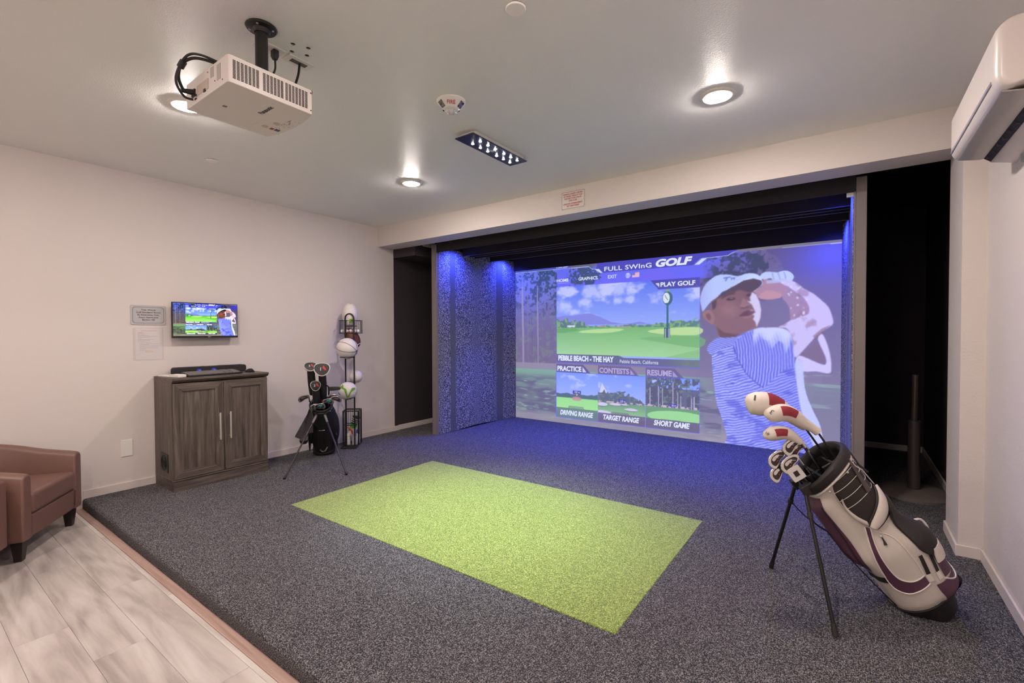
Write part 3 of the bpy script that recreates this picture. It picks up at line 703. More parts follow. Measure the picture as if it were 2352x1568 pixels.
    for x in (843, 857, 871): c.poly([(x, 72), (x + 2, 71), (x + 7, 90), (x + 5, 91)], (130, 142, 214), 0.8)
    c.poly([(830, 92), (870, 90), (880, 98), (850, 100), (832, 100)], (176, 190, 240), 0.8)
    c.poly(G['face'], (134, 98, 112), 1, 2); c.put(c.mask(smooth2(G['face'], 2)), (108, 76, 92), np.clip((X - 735) / 50, 0, 1) * np.clip((170 - Y) / 60, 0, 0.5)); c.put(c.mask(smooth2(G['face'], 2)), (156, 118, 126), np.clip(1 - np.hypot((X - 738) / 34, (Y - 168) / 26), 0, 1) * 0.7)
    c.poly(G['ear'], (150, 112, 122), 1, 3); c.poly([(676, 180), (686, 176), (692, 190), (684, 196)], (108, 76, 90), 0.7, 2)
    c.poly([(692, 145), (706, 138), (704, 160), (696, 168)], (70, 60, 84), 0.8); c.poly(G['neckshade'], (92, 66, 84), 0.7)
    c.poly(G['brow1'], (84, 60, 76), 0.75, 2); c.poly(G['eye1'], (66, 48, 64), 0.9, 2); c.poly(G['eye2'], (66, 48, 64), 0.9, 2); c.poly([(738, 134), (748, 133), (750, 137), (742, 138)], (150, 140, 170), 0.6)
    c.poly(G['nose'], (150, 112, 126), 0.9, 2); c.poly([(766, 160), (778, 163), (790, 158), (784, 164), (772, 165)], (82, 56, 72), 0.8); c.poly(G['facelit'], (212, 206, 246), 0.95); c.poly(G['mouth'], (96, 58, 78), 0.85, 2); c.poly([(770, 187), (790, 186), (799, 181), (792, 191), (778, 192)], (160, 116, 132), 0.8)
    c.poly(G['cap'], (180, 196, 250), 1, 2); cm = c.mask(smooth2(G['cap'], 2)); c.put(cm, (150, 160, 232), np.clip((700 - X) / 50, 0, 1) * 0.6); c.put(cm, (206, 218, 254), np.clip((X - 760) / 60, 0, 0.8))
    c.poly(G['brim_under'], (84, 68, 92), 1, 2); c.poly([(735, 110), (762, 92), (793, 78), (815, 83), (822, 95), (817, 90), (800, 84), (775, 88), (752, 101)], (198, 212, 254), 1)
    for p in ([(724, 76), (742, 74), (743, 77), (735, 78), (731, 87), (727, 87), (730, 79), (723, 80)], [(742, 78), (755, 77), (752, 85), (748, 80), (745, 86)]): c.poly(p, (92, 104, 196), 0.8)
    fz = smooth2([(655, 60), (830, 60), (985, 150), (990, 340), (900, 345), (760, 260), (700, 262), (655, 200)], 2); c.soften(c.mask(fz), 1.1)
    c.soften(c.mask(smooth2(G['face'], 2)) & (np.hypot(X - 748, Y - 180) < 75), 0.4); c.soften(c.mask(smooth2(G['torso'], 3)), 0.8)
    c.a += (c.r.random((c.H, c.W, 1)) - 0.5) * 5
    return np.clip(c.a, 0, 255)

PIC = paint(1200)  # painted colours already hold the wash of room light on the screen

def picture_mesh(name, nx, ny, quad, m, parent, gain=1.0, haze=None):
    """grid that carries the picture as a colour attribute; quad(u, v) -> point, u right, v down"""
    H, W = PIC.shape[:2]
    # box filter to the grid
    ys = np.linspace(0, H - 1, ny); xs = np.linspace(0, W - 1, nx)
    cs = np.cumsum(np.cumsum(np.pad(lin(PIC), ((1, 0), (1, 0), (0, 0))), 0), 1)
    hy = H / ny / 2; hx = W / nx / 2
    y0 = np.clip(np.round(ys - hy), 0, H - 1).astype(int); y1 = np.maximum(np.clip(np.round(ys + hy), 1, H).astype(int), y0 + 1)
    x0 = np.clip(np.round(xs - hx), 0, W - 1).astype(int); x1 = np.maximum(np.clip(np.round(xs + hx), 1, W).astype(int), x0 + 1)
    A = (cs[y1][:, x1] - cs[y0][:, x1] - cs[y1][:, x0] + cs[y0][:, x0]) / ((y1 - y0)[:, None] * (x1 - x0)[None])[..., None]
    if haze is not None:                      # the monitor shows the same picture without the wash of room light
        h = np.array(haze); s = np.clip(A, 0, None) ** (1 / 2.2); A = np.clip((s - h) / (np.array((0.84, 0.86, 0.98)) - h), 0.02, 1) ** 2.0
    A = A * gain
    U, V = np.meshgrid(np.linspace(0, 1, nx), np.linspace(0, 1, ny))
    o0 = np.array(quad(0, 0)); ex = np.array(quad(1, 0)) - o0; ey = np.array(quad(0, 1)) - o0
    co = o0 + U[..., None] * ex + V[..., None] * ey
    me = bpy.data.meshes.new(name); n = nx * ny
    me.vertices.add(n); me.vertices.foreach_set('co', co.reshape(-1).astype('f'))
    i = np.arange(n).reshape(ny, nx); q = np.stack([i[1:, :-1], i[1:, 1:], i[:-1, 1:], i[:-1, :-1]], -1).reshape(-1, 4)
    me.loops.add(q.size); me.loops.foreach_set('vertex_index', q.reshape(-1).astype('i'))
    me.polygons.add(len(q)); me.polygons.foreach_set('loop_start', np.arange(0, q.size, 4, dtype='i'))
    me.update(calc_edges=True)
    ca = me.color_attributes.new('picture', 'FLOAT_COLOR', 'POINT'); ca.data.foreach_set('color', np.concatenate([A.reshape(-1, 3), np.ones((n, 1))], 1).reshape(-1).astype('f'))
    me.materials.append(m); o = bpy.data.objects.new(name, me); COL.objects.link(o); o.parent = parent; return o

def picture_mat(name, strength, base, rough):
    m = mat(name, base, rough); m.cycles.emission_sampling = 'NONE'; nt = m.node_tree; b = nt.nodes['Principled BSDF']
    a = nt.nodes.new('ShaderNodeVertexColor'); a.layer_name = 'picture'
    nt.links.new(a.outputs['Color'], b.inputs['Emission Color']); b.inputs['Emission Strength'].default_value = strength
    return m
def text_mat(name, col, strength):
    m = mat(name, (60, 60, 66), 0.8); m.cycles.emission_sampling = 'NONE'; b = m.node_tree.nodes['Principled BSDF']
    b.inputs['Emission Color'].default_value = rgba(col); b.inputs['Emission Strength'].default_value = strength; return m

# impact screen: 4.115 m wide picture
SX0, SX1, SZ0, SZ1 = -4.170, -0.055, CZ + 0.002, CZ + 0.002 + 4.115 * 0.546
scr = thing('impact_screen', 'large white impact screen showing a golf simulator menu and golfer in cap', 'screen', (-2.11, YS, CZ))
def q(u, v): return (SX0 + (SX1 - SX0) * u + 2.11, 0.0, SZ1 + (SZ0 - SZ1) * v - CZ)
M_PIC = picture_mat('projected_picture_glow', SCREEN_W, (70, 70, 74), 0.9)  # emission stands in for the projector's light falling on the cloth
picture_mesh('picture', 720, 394, q, M_PIC, scr)
MB().box((SX0 + 2.11, 0.004, SZ0 - CZ), (SX1 + 2.11, 0.010, SZ1 - CZ + 0.15)).build('cloth', mat('screen_cloth', (150, 150, 152), 0.85, bump=(400, 0.2, 0.001)), scr)
TS = 4.115 / 1000
MT = basis((TS, 0, 0), (0, 0, TS), (0, -1, 0), (SX0 + 2.11, -0.004, SZ1 - CZ))
def T_(s, x0, x1, yb, yt, **kw): return (s, x0, x1, -yb, -yt, kw)
W_TXT = text_mat('menu_text_white', (222, 230, 252), SCREEN_W); G_TXT = text_mat('menu_text_dim', (176, 166, 214), SCREEN_W)
WORDS = [T_('FULL SWInG', 361, 518, 30, 15.5, bold=0.012, spacing=1.05), T_('GOLF', 531, 640, 31, 7, bold=0.05, shear=0.22),
         T_('HOME', 181, 228, 54, 43.5, bold=0.02), T_('GRAPHICS', 266, 337, 54, 43, bold=0.02), T_('EXIT', 374, 404, 54.5, 43.5, bold=0.008),
         T_('PLAY GOLF', 546, 648, 92, 78, bold=0.03), T_('PEBBLE BEACH - THE HAY', 187, 394, 328, 309, bold=0.045), T_('Pebble Beach, California', 415, 540, 330.5, 318, bold=0.0),
         T_('PRACTICE', 183, 277, 364, 346, bold=0.035), T_('DRIVING RANGE', 194, 321, 517, 499.5, bold=0.04, shear=0.2), T_('TARGET RANGE', 357, 480, 517, 500, bold=0.04, shear=0.2), T_('SHORT GAME', 526, 634, 517, 500, bold=0.04, shear=0.2),
         T_('v1.25.01.20457', 178, 226, 5.2, 1.0, bold=0.02), T_('102 m', 251, 271, 438, 431), T_('103 m', 417, 434, 455, 449), T_('36 m', 581, 593, 454, 448)]
for wd in WORDS: lettering([wd], 'lettering', W_TXT, scr, MT)
for wd in (T_('CONTESTS', 343, 446, 364, 346, bold=0.035), T_('RESUME', 505, 581, 364, 346, bold=0.035)): lettering([wd], 'lettering', G_TXT, scr, MT)
# ================================================================== LEFT WALL FURNITURE
M_CAB = wood_mat('dark_oak_veneer', (62, 54, 49), (90, 79, 72), (116, 104, 96), 2, (2.0, 34), 0.45, 0.35, per_object=False)
M_CABH = wood_mat('dark_oak_veneer_across', (62, 54, 49), (90, 79, 72), (116, 104, 96), 1, (2.0, 34), 0.45, 0.35, per_object=False)
M_NICKEL = mat('brushed_nickel', (206, 198, 190), 0.38, 0.55)
M_BLK = mat('black_plastic', (30, 27, 28), 0.42)
M_BLKM = mat('matte_black_plastic', (38, 34, 34), 0.7)
M_WHT = mat('white_plastic', (226, 222, 216), 0.4)
CX, CY = -4.68, 1.8385
cab = thing('storage_cabinet', 'dark brown two-door wooden cabinet under the wall monitor', 'cabinet', (CX, CY, CZ))
def cb(lo, hi): return MB().box((lo[0] - CX, lo[1] - CY, lo[2] - CZ), (hi[0] - CX, hi[1] - CY, hi[2] - CZ))
x0, x1, y0, y1 = -4.886, -4.492, 1.455, 2.222
cb((x0, y0, 0.17), (x1, y0 + 0.018, 0.975)).build('side_panel', M_CAB, cab)
cb((x0, y1 - 0.018, 0.17), (x1, y1, 0.975)).build('side_panel', M_CAB, cab)
cb((x0, y0 + 0.018, 0.17), (x0 + 0.01, y1 - 0.018, 0.975)).build('back_panel', M_CAB, cab)
cb((x0 + 0.01, y0 + 0.018, 0.17), (x1, y1 - 0.018, 0.186)).build('bottom_panel', M_CABH, cab)
cb((x0, y0, CZ), (x1 + 0.014, y1, 0.160)).build('plinth', M_CABH, cab, bevel=0.002)
cb((x0, y0 - 0.002, 0.160), (x1 + 0.020, y1 + 0.002, 0.172)).build('plinth_moulding', M_CABH, cab, bevel=0.004)
# top with a chamfered underside
prof = [(-4.886, 0.975), (-4.486, 0.975), (-4.462, 0.997), (-4.462, 1.013), (-4.886, 1.013)]
mb = MB(); mb.prism([(a - CX, z - CZ) for a, z in prof], basis((1, 0, 0), (0, 0, 1), (0, -1, 0)), CY - 2.232, CY - 1.453)
mb.build('top', M_CABH, cab, bevel=0.0015)
for k, (a, b) in enumerate(((1.459, 1.8375), (1.8415, 2.219))):
    zb, zt, fw, xf = 0.178, 0.968, 0.066, -4.472
    d = cb((x1 + 0.002, a + fw - 0.004, zb + fw - 0.004), (x1 + 0.010, b - fw + 0.004, zt - fw + 0.004)).build('door', M_CAB, cab)
    dep = xf - x1 - 0.001
    MX = basis((0, 1, 0), (0, 0, 1), (1, 0, 0), (x1 + 0.001 - CX, -CY, -CZ))
    for nm, poly, mm in (('rail', [(a, zt), (a + fw, zt - fw), (b - fw, zt - fw), (b, zt)], M_CABH), ('rail', [(a, zb), (b, zb), (b - fw, zb + fw), (a + fw, zb + fw)], M_CABH),
                         ('stile', [(a, zb), (a + fw, zb + fw), (a + fw, zt - fw), (a, zt)], M_CAB), ('stile', [(b, zb), (b, zt), (b - fw, zt - fw), (b - fw, zb + fw)], M_CAB)):
        MB().prism(poly, MX, 0, dep).build(nm, mm, d, bevel=0.0015, seg=1)
    hy = 1.800 if k == 0 else 1.884
    mb = MB().box((-0.006, -0.006, -0.118), (0.006, 0.006, 0.118))
    for s in (-1, 1): mb.cyl((-0.024, 0, s * 0.095), (0.0, 0, s * 0.095), 0.005, seg=10)
    h = mb.build('handle', M_NICKEL, d, bevel=0.002); h.location = (xf + 0.024 - CX, hy - CY, 0.571 - CZ)
mb = cb((-4.745, 1.449, 0.220), (-4.586, 1.455, 0.373)); g = mb.build('vent_grille', M_BLK, cab, bevel=0.002)
MY = basis((1, 0, 0), (0, 0, 1), (0, -1, 0), (-4.6655 - CX, 1.449 - CY, 0.2965 - CZ))
for r in (0.062, 0.048, 0.034, 0.020):
    MB().tube([MY @ Vector((r * math.cos(q_), r * math.sin(q_), 0.001)) for q_ in np.linspace(0, 2 * math.pi, 25)[:-1]], 0.0022, 6, closed=True).build('grille_ring', M_BLKM, g)
for q_ in (0.785, 2.356):
    MB().cyl(MY @ Vector((-0.062 * math.cos(q_), -0.062 * math.sin(q_), 0.001)), MY @ Vector((0.062 * math.cos(q_), 0.062 * math.sin(q_), 0.001)), 0.002, seg=6).build('grille_bar', M_BLKM, g)

ZT = 1.013
# soundbar
M_FAB = mat('charcoal_speaker_cloth', (44, 40, 42), 0.9, bump=(900, 0.4, 0.001))
sbm = thing('soundbar', 'long charcoal soundbar at the back of cabinet top', 'speaker', (-4.84, 1.877, ZT))
MX = basis((0, 1, 0), (0, 0, 1), (1, 0, 0))
MB().prism(rrect(0.606, 0.066, 0.022, cy=0.034), MX, -0.038, 0.046).build('body', M_FAB, sbm, bevel=0.006)
MB().box((0.0, -0.05, 0.0665), (0.03, 0.05, 0.0685)).build('control_strip', mat('strip_grey', (120, 112, 108), 0.4), sbm)
# keyboard, lying at a slight angle, rear edge raised
M_KEY = mat('keycap_grey', (122, 115, 112), 0.6); M_KBD = mat('keyboard_black', (36, 33, 33), 0.5)
kx = Vector((-0.055, 0.998, 0.0)).normalized(); kz0 = Vector((0.16, 0, 0.985)); ky = kz0.cross(kx).normalized(); kz = kx.cross(ky).normalized()
kb = thing('keyboard', 'black computer keyboard in front of the soundbar', 'keyboard', M=basis(kx, ky, kz, (-4.592, 1.803, ZT + 0.0195)))
MB().prism(rrect(0.445, 0.148, 0.008), Matrix.Identity(4), -0.006, 0.005).build('case', M_KBD, kb, bevel=0.002)
mb = MB()
for r in range(6):
    yy = 0.055 - 0.0205 * r - (0.004 if r > 0 else 0)
    for cidx in range(21):
        xx = -0.205 + 0.0192 * cidx + (0.006 if cidx > 14 else 0) + (0.006 if cidx > 17 else 0)
        if 15 <= cidx <= 17 and r in (3,): continue
        if r == 5 and 4 <= cidx <= 8: continue
        mb.box((xx - 0.0082, yy - 0.008, 0.005), (xx + 0.0082, yy + 0.008, 0.0095))
mb.box((-0.128 - 0.008, 0.055 - 0.0205 * 5 - 0.012, 0.005), (-0.05 + 0.008, 0.055 - 0.0205 * 5 + 0.004, 0.0095))
tag(mb.build('keys', M_KEY, kb), kind='stuff')
for s in (-1, 1): MB().box((s * 0.19 - 0.012, 0.055, -0.029), (s * 0.19 + 0.012, 0.068, -0.006)).build('foot', M_KBD, kb)
# mouse
ms = thing('computer_mouse', 'black computer mouse at the right end of cabinet top', 'mouse', (-4.63, 2.135, ZT))
mb = MB(); rings = []
for i in range(9):
    t = i / 8; yy = -0.055 + 0.11 * t; hw = 0.031 * math.sin(math.pi * (0.12 + 0.76 * t)) ** 0.5; hh = 0.036 * math.sin(math.pi * (0.10 + 0.70 * t)) ** 0.7
    rings.append([(yy, hw * math.cos(q_), max(hh * math.sin(q_), 0.0)) for q_ in np.linspace(0, math.pi, 11)])
mb.loft(rings); mb.build('shell', M_BLK, ms)
MB().cyl((0.03, -0.004, 0.0305), (0.03, 0.004, 0.0305), 0.006, seg=12).build('scroll_wheel', M_BLKM, ms)
# white flat items at the left
t = thing('white_tablet', 'flat white plastic slab at the left rear of cabinet top', 'tablet', (-4.74, 1.515, ZT))
MB().prism(rrect(0.17, 0.085, 0.01), Matrix.Rotation(math.radians(8), 4, 'Z'), 0, 0.012).build('slab', M_WHT, t, bevel=0.003)
t = thing('white_remote', 'small thick white box at the left front corner of cabinet top', 'box', (-4.585, 1.532, ZT))
MB().prism(rrect(0.12, 0.07, 0.008), Matrix.Rotation(math.radians(14), 4, 'Z'), 0, 0.024).build('body', M_WHT, t, bevel=0.004)
MB().prism(rrect(0.10, 0.052, 0.006), Matrix.Rotation(math.radians(14), 4, 'Z'), 0.024, 0.0255).build('cover', mat('warm_white', (236, 230, 222), 0.5), t)
M_BLU = mat('bright_blue_plastic', (40, 70, 226), 0.3)
for i, (yy, lb) in enumerate(((1.748, 'small bright blue token behind keyboard, nearer the white box'), (1.868, 'small bright blue token behind the middle of keyboard'))):
    t = thing('blue_token', lb, 'token', (-4.735, yy, ZT), 'blue tokens behind the keyboard')
    MB().cyl((0, 0, 0), (0, 0, 0.012), 0.018, 0.018, 20).build('base', M_BLU, t)
    MB().prism([(0.021 * math.cos(math.radians(60 * k)), 0.021 * math.sin(math.radians(60 * k))) for k in range(6)], basis((0, 1, 0), (0, 0, 1), (1, 0, 0), (0, 0, 0.032)), -0.009, 0.009).build('hexagon', M_BLU, t, bevel=0.002)
    MB().lathe([(0.010, 0.009), (0.010, 0.0105), (0.0065, 0.0105), (0.0065, 0.009)], 16, (0, 0, 0.032), (1, 0, 0)).build('ring_mark', mat('pale_blue_print', (150, 170, 250), 0.4), t)

# ------------------------------------------------------------------ monitor, sign, notice, plate
WP = lambda y, z, x=XL: basis((0, 1, 0), (0, 0, 1), (1, 0, 0), (x, y, z))
mon = thing('wall_monitor', 'flat black monitor on left wall showing the golf menu', 'monitor', M=WP(1.843, 1.502, -4.815))
MB().prism(rrect(0.541, 0.320, 0.004), Matrix.Identity(4), -0.022, 0.0).build('casing', M_BLK, mon, bevel=0.003)
M_MON = picture_mat('monitor_picture', SCREEN_W * 1.35, (14, 14, 16), 0.25)
picture_mesh('picture', 220, 120, lambda u, v: (-0.2645 + 0.529 * u, 0.154 - 0.295 * v, 0.0012), M_MON, mon, 1.0, (0.26, 0.24, 0.34))
mb = MB(); mb.box((-0.2695, -0.159, 0.0), (0.2695, -0.142, 0.003)); mb.build('lower_bezel', M_BLK, mon, bevel=0.001)
MB().box((-0.05, -0.05, -0.087), (0.05, 0.05, -0.022)).build('wall_bracket', M_BLKM, mon)
lettering([('DELL', 0.012, 0.036, -0.154, -0.147, dict(bold=0.03))], 'lettering', mat('bezel_print', (190, 188, 186), 0.4), mon, basis((1, 0, 0), (0, 1, 0), (0, 0, 1), (0, 0, 0.0035)))
ms_ = TS  # words on the small picture
MM = basis((0.529 / 1000, 0, 0), (0, 0.295 / 546, 0), (0, 0, 1), (-0.2645, 0.154, 0.002))
W_T2 = text_mat('monitor_text', (240, 244, 255), SCREEN_W * 1.6)
for wd in WORDS[:12]: lettering([wd], 'lettering', W_T2, mon, MM)
lettering([T_('CONTESTS', 343, 446, 364, 346, bold=0.035)], 'lettering', W_T2, mon, MM); lettering([T_('RESUME', 505, 581, 364, 346, bold=0.035)], 'lettering', W_T2, mon, MM)

M_PLATE = mat('grey_sign_plate', (182, 178, 180), 0.35); M_INK = mat('dark_print', (52, 48, 50), 0.6); M_RED = mat('red_print', (176, 50, 40), 0.6)
sg = thing('room_sign', 'grey room name sign with rounded black border on left wall', 'sign', M=WP(1.4265, 1.5415))
MB().prism(rrect(0.252, 0.168, 0.012), Matrix.Identity(4), 0.001, 0.006).build('plate', M_PLATE, sg, bevel=0.001)
mb = MB(); outline(rrect(0.222, 0.138, 0.022), Matrix.Identity(4), 0.0022, 0.006, 0.0066, mb); mb.build('border', M_INK, sg)
for sx in (-1, 1):
    for sy in (-1, 1): MB().cyl((sx * 0.112, sy * 0.071, 0.005), (sx * 0.112, sy * 0.071, 0.0078), 0.0042, seg=12).build('screw', M_NICKEL, sg)
MTX = basis((1, 0, 0), (0, 1, 0), (0, 0, 1), (0, 0, 0.0068))
for s, hw, yb in (('Tiger Woods', 0.052, 0.038), ('Golf Simulator Room', 0.086, 0.0165), ('By Reservation Only', 0.076, -0.005), ('Asano Apartments', 0.070, -0.0265), ('Bankers Hill', 0.044, -0.047)):
    lettering([(s, -hw, hw, yb - (0.003 if 'p' in s or 'y' in s or 'g' in s else 0), yb + 0.0125, dict(bold=0.02))], 'lettering', M_INK, sg, MTX)
M_PAPER = mat('paper_white', (208, 200, 198), 0.55)
pp = thing('wall_notice', 'white printed rules sheet in clear sleeve below grey room sign', 'notice', M=WP(1.4255, 1.294))
MB().box((-0.108, -0.139, 0.0005), (0.108, 0.139, 0.0016)).build('sleeve', mat('clear_sleeve', (204, 195, 191), 0.25), pp)
MB().box((-0.092, -0.136, 0.0016), (0.098, 0.134, 0.0024)).build('sheet', M_PAPER, pp)
# the print is too small to read: lines of grey and red type
mb = MB(); mr = MB(); rg = random.Random(4)
for yb, xa, xb, red in ((0.112, -0.05, 0.062, 1), (0.098, -0.075, -0.04, 1), (0.091, -0.075, -0.03, 1), (0.078, -0.075, -0.028, 0), (0.071, -0.075, 0.004, 0), (0.062, -0.075, 0.07, 0), (0.055, -0.075, 0.015, 0), (0.044, -0.075, -0.046, 0), (0.036, -0.075, 0.04, 0), (0.029, -0.075, 0.01, 0), (0.020, -0.075, -0.024, 0), (0.008, -0.062, 0.018, 0), (-0.002, -0.066, 0.082, 0), (-0.009, -0.062, 0.0, 0), (-0.018, -0.066, 0.08, 0), (-0.028, -0.066, 0.068, 0), (-0.038, -0.066, 0.068, 0), (-0.045, -0.062, -0.024, 0), (-0.056, -0.066, 0.02, 0)):
    x = xa
    while x < xb:
        l_ = rg.uniform(0.004, 0.013); e_ = min(x + l_, xb); (mr if red else mb).box((x, yb, 0.0024), (e_, yb + 0.0017, 0.0026)); x = e_ + 0.0022
tag(mb.build('small_print', mat('grey_print', (136, 128, 128), 0.6), pp), kind='stuff'); tag(mr.build('red_print', M_RED, pp), kind='stuff')
MB().box((-0.026, -0.070, 0.0024), (0.030, -0.0655, 0.0026)).build('amber_line', mat('amber_print', (214, 164, 74), 0.6), pp)
pl = thing('wall_plate', 'blank white wall plate low on left wall beside cabinet', 'wall plate', M=WP(1.2625, 0.4255))
MB().prism(rrect(0.078, 0.138, 0.004), Matrix.Identity(4), 0.0005, 0.006).build('plate', M_WHT, pl, bevel=0.002)
for s in (-1, 1): MB().cyl((0, s * 0.048, 0.005), (0, s * 0.048, 0.0066), 0.003, seg=10).build('screw', M_WHT, pl)

# ------------------------------------------------------------------ armchairs
M_LEA = mat('brown_leather', (114, 83, 74), 0.42, bump=(260, 0.25, 0.0012), spec=0.5)
M_LEG = mat('dark_wood_leg', (36, 27, 24), 0.4)
M_SEAM = mat('leather_piping', (88, 60, 54), 0.45)
def armchair(loc, face, label):
    f = Vector(face).normalized(); xr = Vector((f.y, -f.x, 0))
    t = thing('armchair', label, 'armchair', M=basis(xr, f, (0, 0, 1), loc), group='brown leather tub chairs')
    W2, D, TH = 0.335, 0.60, 0.085; zb = 0.125
    # centre line of the tub shell: right arm front -> back -> left arm front, y = 0 is the front
    cl = [(W2 - TH / 2, -0.004), (W2 - TH / 2, -0.20), (W2 - TH / 2 - 0.004, -0.34), (W2 - TH / 2 - 0.05, -0.47), (W2 - 0.17, -0.545), (0, -0.565)]
    cl = cl + [(-a, b) for a, b in cl[-2::-1]]
    C = smooth_curve([(a, b, 0) for a, b in cl], 6); n = len(C); rings = []
    for i, p in enumerate(C):
        tg = (C[min(i + 1, n - 1)] - C[max(i - 1, 0)]).normalized(); nr = Vector((tg.y, -tg.x, 0))
        u = abs(2 * i / (n - 1) - 1); top = 0.695 - 0.17 * (u ** 1.15) ; h = TH / 2
        rr = 0.03; sec = [(-h, zb), (-h, 0.3), (-h, top - rr), (-h + 0.009, top - 0.009), (-h + rr, top), (h - rr, top), (h - 0.009, top - 0.009), (h, top - rr), (h, 0.3), (h, zb)]
        rings.append([p + nr * a + Vector((0, 0, z)) for a, z in sec])
    MB().loft(rings).build('tub_shell', M_LEA, t, bevel=0.012, seg=3)
    MB().box((-W2 + TH, -0.50, zb + 0.002), (W2 - TH, -0.012, 0.265)).build('seat_base', M_LEA, t, bevel=0.01)
    poly = [(-W2 + TH + 0.004, -0.002), (-W2 + TH + 0.002, -0.36), (-W2 + TH + 0.06, -0.47), (W2 - TH - 0.06, -0.47), (W2 - TH - 0.002, -0.36), (W2 - TH - 0.004, -0.002)]
    MB().prism(poly, Matrix.Identity(4), 0.268, 0.40).build('seat_cushion', M_LEA, t, bevel=0.024, seg=4)
    for s in (-1, 1):
        x = s * (W2 - TH + 0.001)
        MB().tube([(x, -0.010, zb + 0.02), (x, -0.008, 0.26)], 0.003, 6).build('piping', M_SEAM, t)
    for sx in (-1, 1):
        for yy in (-0.055, -0.50):
            x = sx * (W2 - 0.055 if yy > -0.2 else W2 - 0.12)
            MB().loft([[(x + a * 0.019, yy + b * 0.019, 0.0) for a, b in ((-1, -1), (1, -1), (1, 1), (-1, 1))], [(x + a * 0.030, yy + b * 0.030, zb + 0.004) for a, b in ((-1, -1), (1, -1), (1, 1), (-1, 1))]], smooth=False).build('leg', M_LEG, t, bevel=0.002)
    return t
armchair((-4.285, 0.725, 0), (0.56, 0.83, 0), 'brown leather tub armchair by the left wall next to carpet step')
armchair((-3.732, 0.285, 0), (0.56, 0.83, 0), 'brown leather tub armchair cut off by left picture edge')
# ================================================================== CEILING AND HIGH WALL FITTINGS
# projector
M_PRJ = mat('projector_white', (222, 214, 208), 0.38, bump=(700, 0.1, 0.0005))
M_VENT = mat('vent_dark', (44, 32, 30), 0.7)
PX0, PX1, PY0, PY1, PZ0, PZ1 = -2.352, -1.942, 0.830, 1.196, 2.350, 2.474
pc = Vector((-2.140, 1.013, PZ0))
prj = thing('projector', 'white ceiling projector with vent grilles hanging from black pole', 'projector', pc)
hw, hd = 0.198, 0.183
foot = [(-hw, -hd), (hw - 0.012, -hd), (hw - 0.003, -hd + 0.003), (hw, -hd + 0.012), (hw, hd - 0.02)]
for k in range(13): 
    u = k / 12; foot.append((hw - 0.002 - 2 * (hw - 0.002) * u, hd - 0.02 + 0.026 * math.sin(math.pi * u) ** 0.8))
foot.append((-hw, hd - 0.02))
body = MB().prism(foot, Matrix.Identity(4), 0.0, 0.106).build('body', M_PRJ, prj, bevel=0.008, seg=3)
# slotted vents on the side that faces the room: three blocks of slots
slot = MB().box((-0.0006, -0.0058, -0.0022), (0.0008, 0.0058, 0.0022)).mesh('slot')
slot.materials.append(M_VENT)
blocks = ((-0.160, 7), (-0.045, 6), (0.048, 7))
n_slot = 0
mbv = MB()
for yb, nc in blocks:
    for cidx in range(nc):
        for r in range(14):
            y = yb + 0.0147 * cidx; z = 0.020 + 0.0052 * r
            mbv.box((hw - 0.0006, y - 0.0054, z - 0.0017), (hw + 0.0008, y + 0.0054, z + 0.0017))
tag(mbv.build('vent_slots', M_VENT, body), kind='stuff')
for s in (0.016, 0.092): MB().cyl((hw - 0.001, 0.1575, s), (hw + 0.0012, 0.1575, s), 0.003, seg=10).build('screw', M_VENT, prj)
# rear connector face
MY = basis((-1, 0, 0), (0, 0, 1), (0, -1, 0), (0, -hd, 0))
MYr = basis((1, 0, 0), (0, 0, 1), (0, -1, 0), (0, -hd, 0))
def plate(nm, a, b, w_, h_, mm, d=0.001): return MB().box((a - w_ / 2, -hd - d, b - h_ / 2), (a + w_ / 2, -hd + 0.001, b + h_ / 2)).build(nm, mm, prj)
M_GRYP = mat('label_grey', (176, 168, 164), 0.6); M_TXT = mat('fine_print', (120, 112, 110), 0.7)
plate('rating_label', 0.120, 0.060, 0.034, 0.060, M_GRYP); plate('rating_label', 0.060, 0.078, 0.030, 0.040, M_GRYP); plate('connector_recess', -0.03, 0.045, 0.11, 0.04, mat('recess_tan', (196, 180, 168), 0.5), 0.002)
plate('vga_port', -0.01, 0.026, 0.020, 0.012, M_BLK, 0.003); plate('round_port', -0.09, 0.030, 0.008, 0.008, M_BLK, 0.003); plate('power_inlet', -0.115, 0.045, 0.03, 0.03, M_BLK, 0.006); plate('hdmi_port', -0.10, 0.018, 0.016, 0.007, M_BLK, 0.002)
for a, b in ((0.085, 0.035), (0.152, 0.020), (0.02, 0.090)): plate('screw', a, b, 0.004, 0.004, M_VENT, 0.0015)
# underside print
MU = basis((1, 0, 0), (0, -1, 0), (0, 0, -1), (0, 0, -0.0008))
MR = MU @ Matrix.Rotation(math.radians(-90), 4, 'Z')
lettering([('Panasonic', -0.050, 0.050, -0.012, 0.010, dict(bold=0.03))], 'lettering', M_INK, prj, basis((0, 1, 0), (1, 0, 0), (0, 0, -1), (0.075, 0.02, -0.0008)) @ Matrix.Rotation(math.radians(90), 4, 'Z'))
def under(nm, x, y, w_, h_, mm): return MB().box((x - w_ / 2, y - h_ / 2, -0.0008), (x + w_ / 2, y + h_ / 2, 0.001)).build(nm, mm, prj)
under('red_sticker', -0.088, 0.130, 0.022, 0.016, mat('sticker_red', (168, 70, 54), 0.5)); under('blue_sticker', -0.086, 0.154, 0.022, 0.022, mat('sticker_blue', (62, 66, 110), 0.5)); under('latch', -0.03, -0.10, 0.016, 0.016, M_TXT); under('status_light', -0.125, 0.180, 0.005, 0.005, mat('led_green', (190, 220, 60), 0.4))
mb = MB(); rg = random.Random(9)
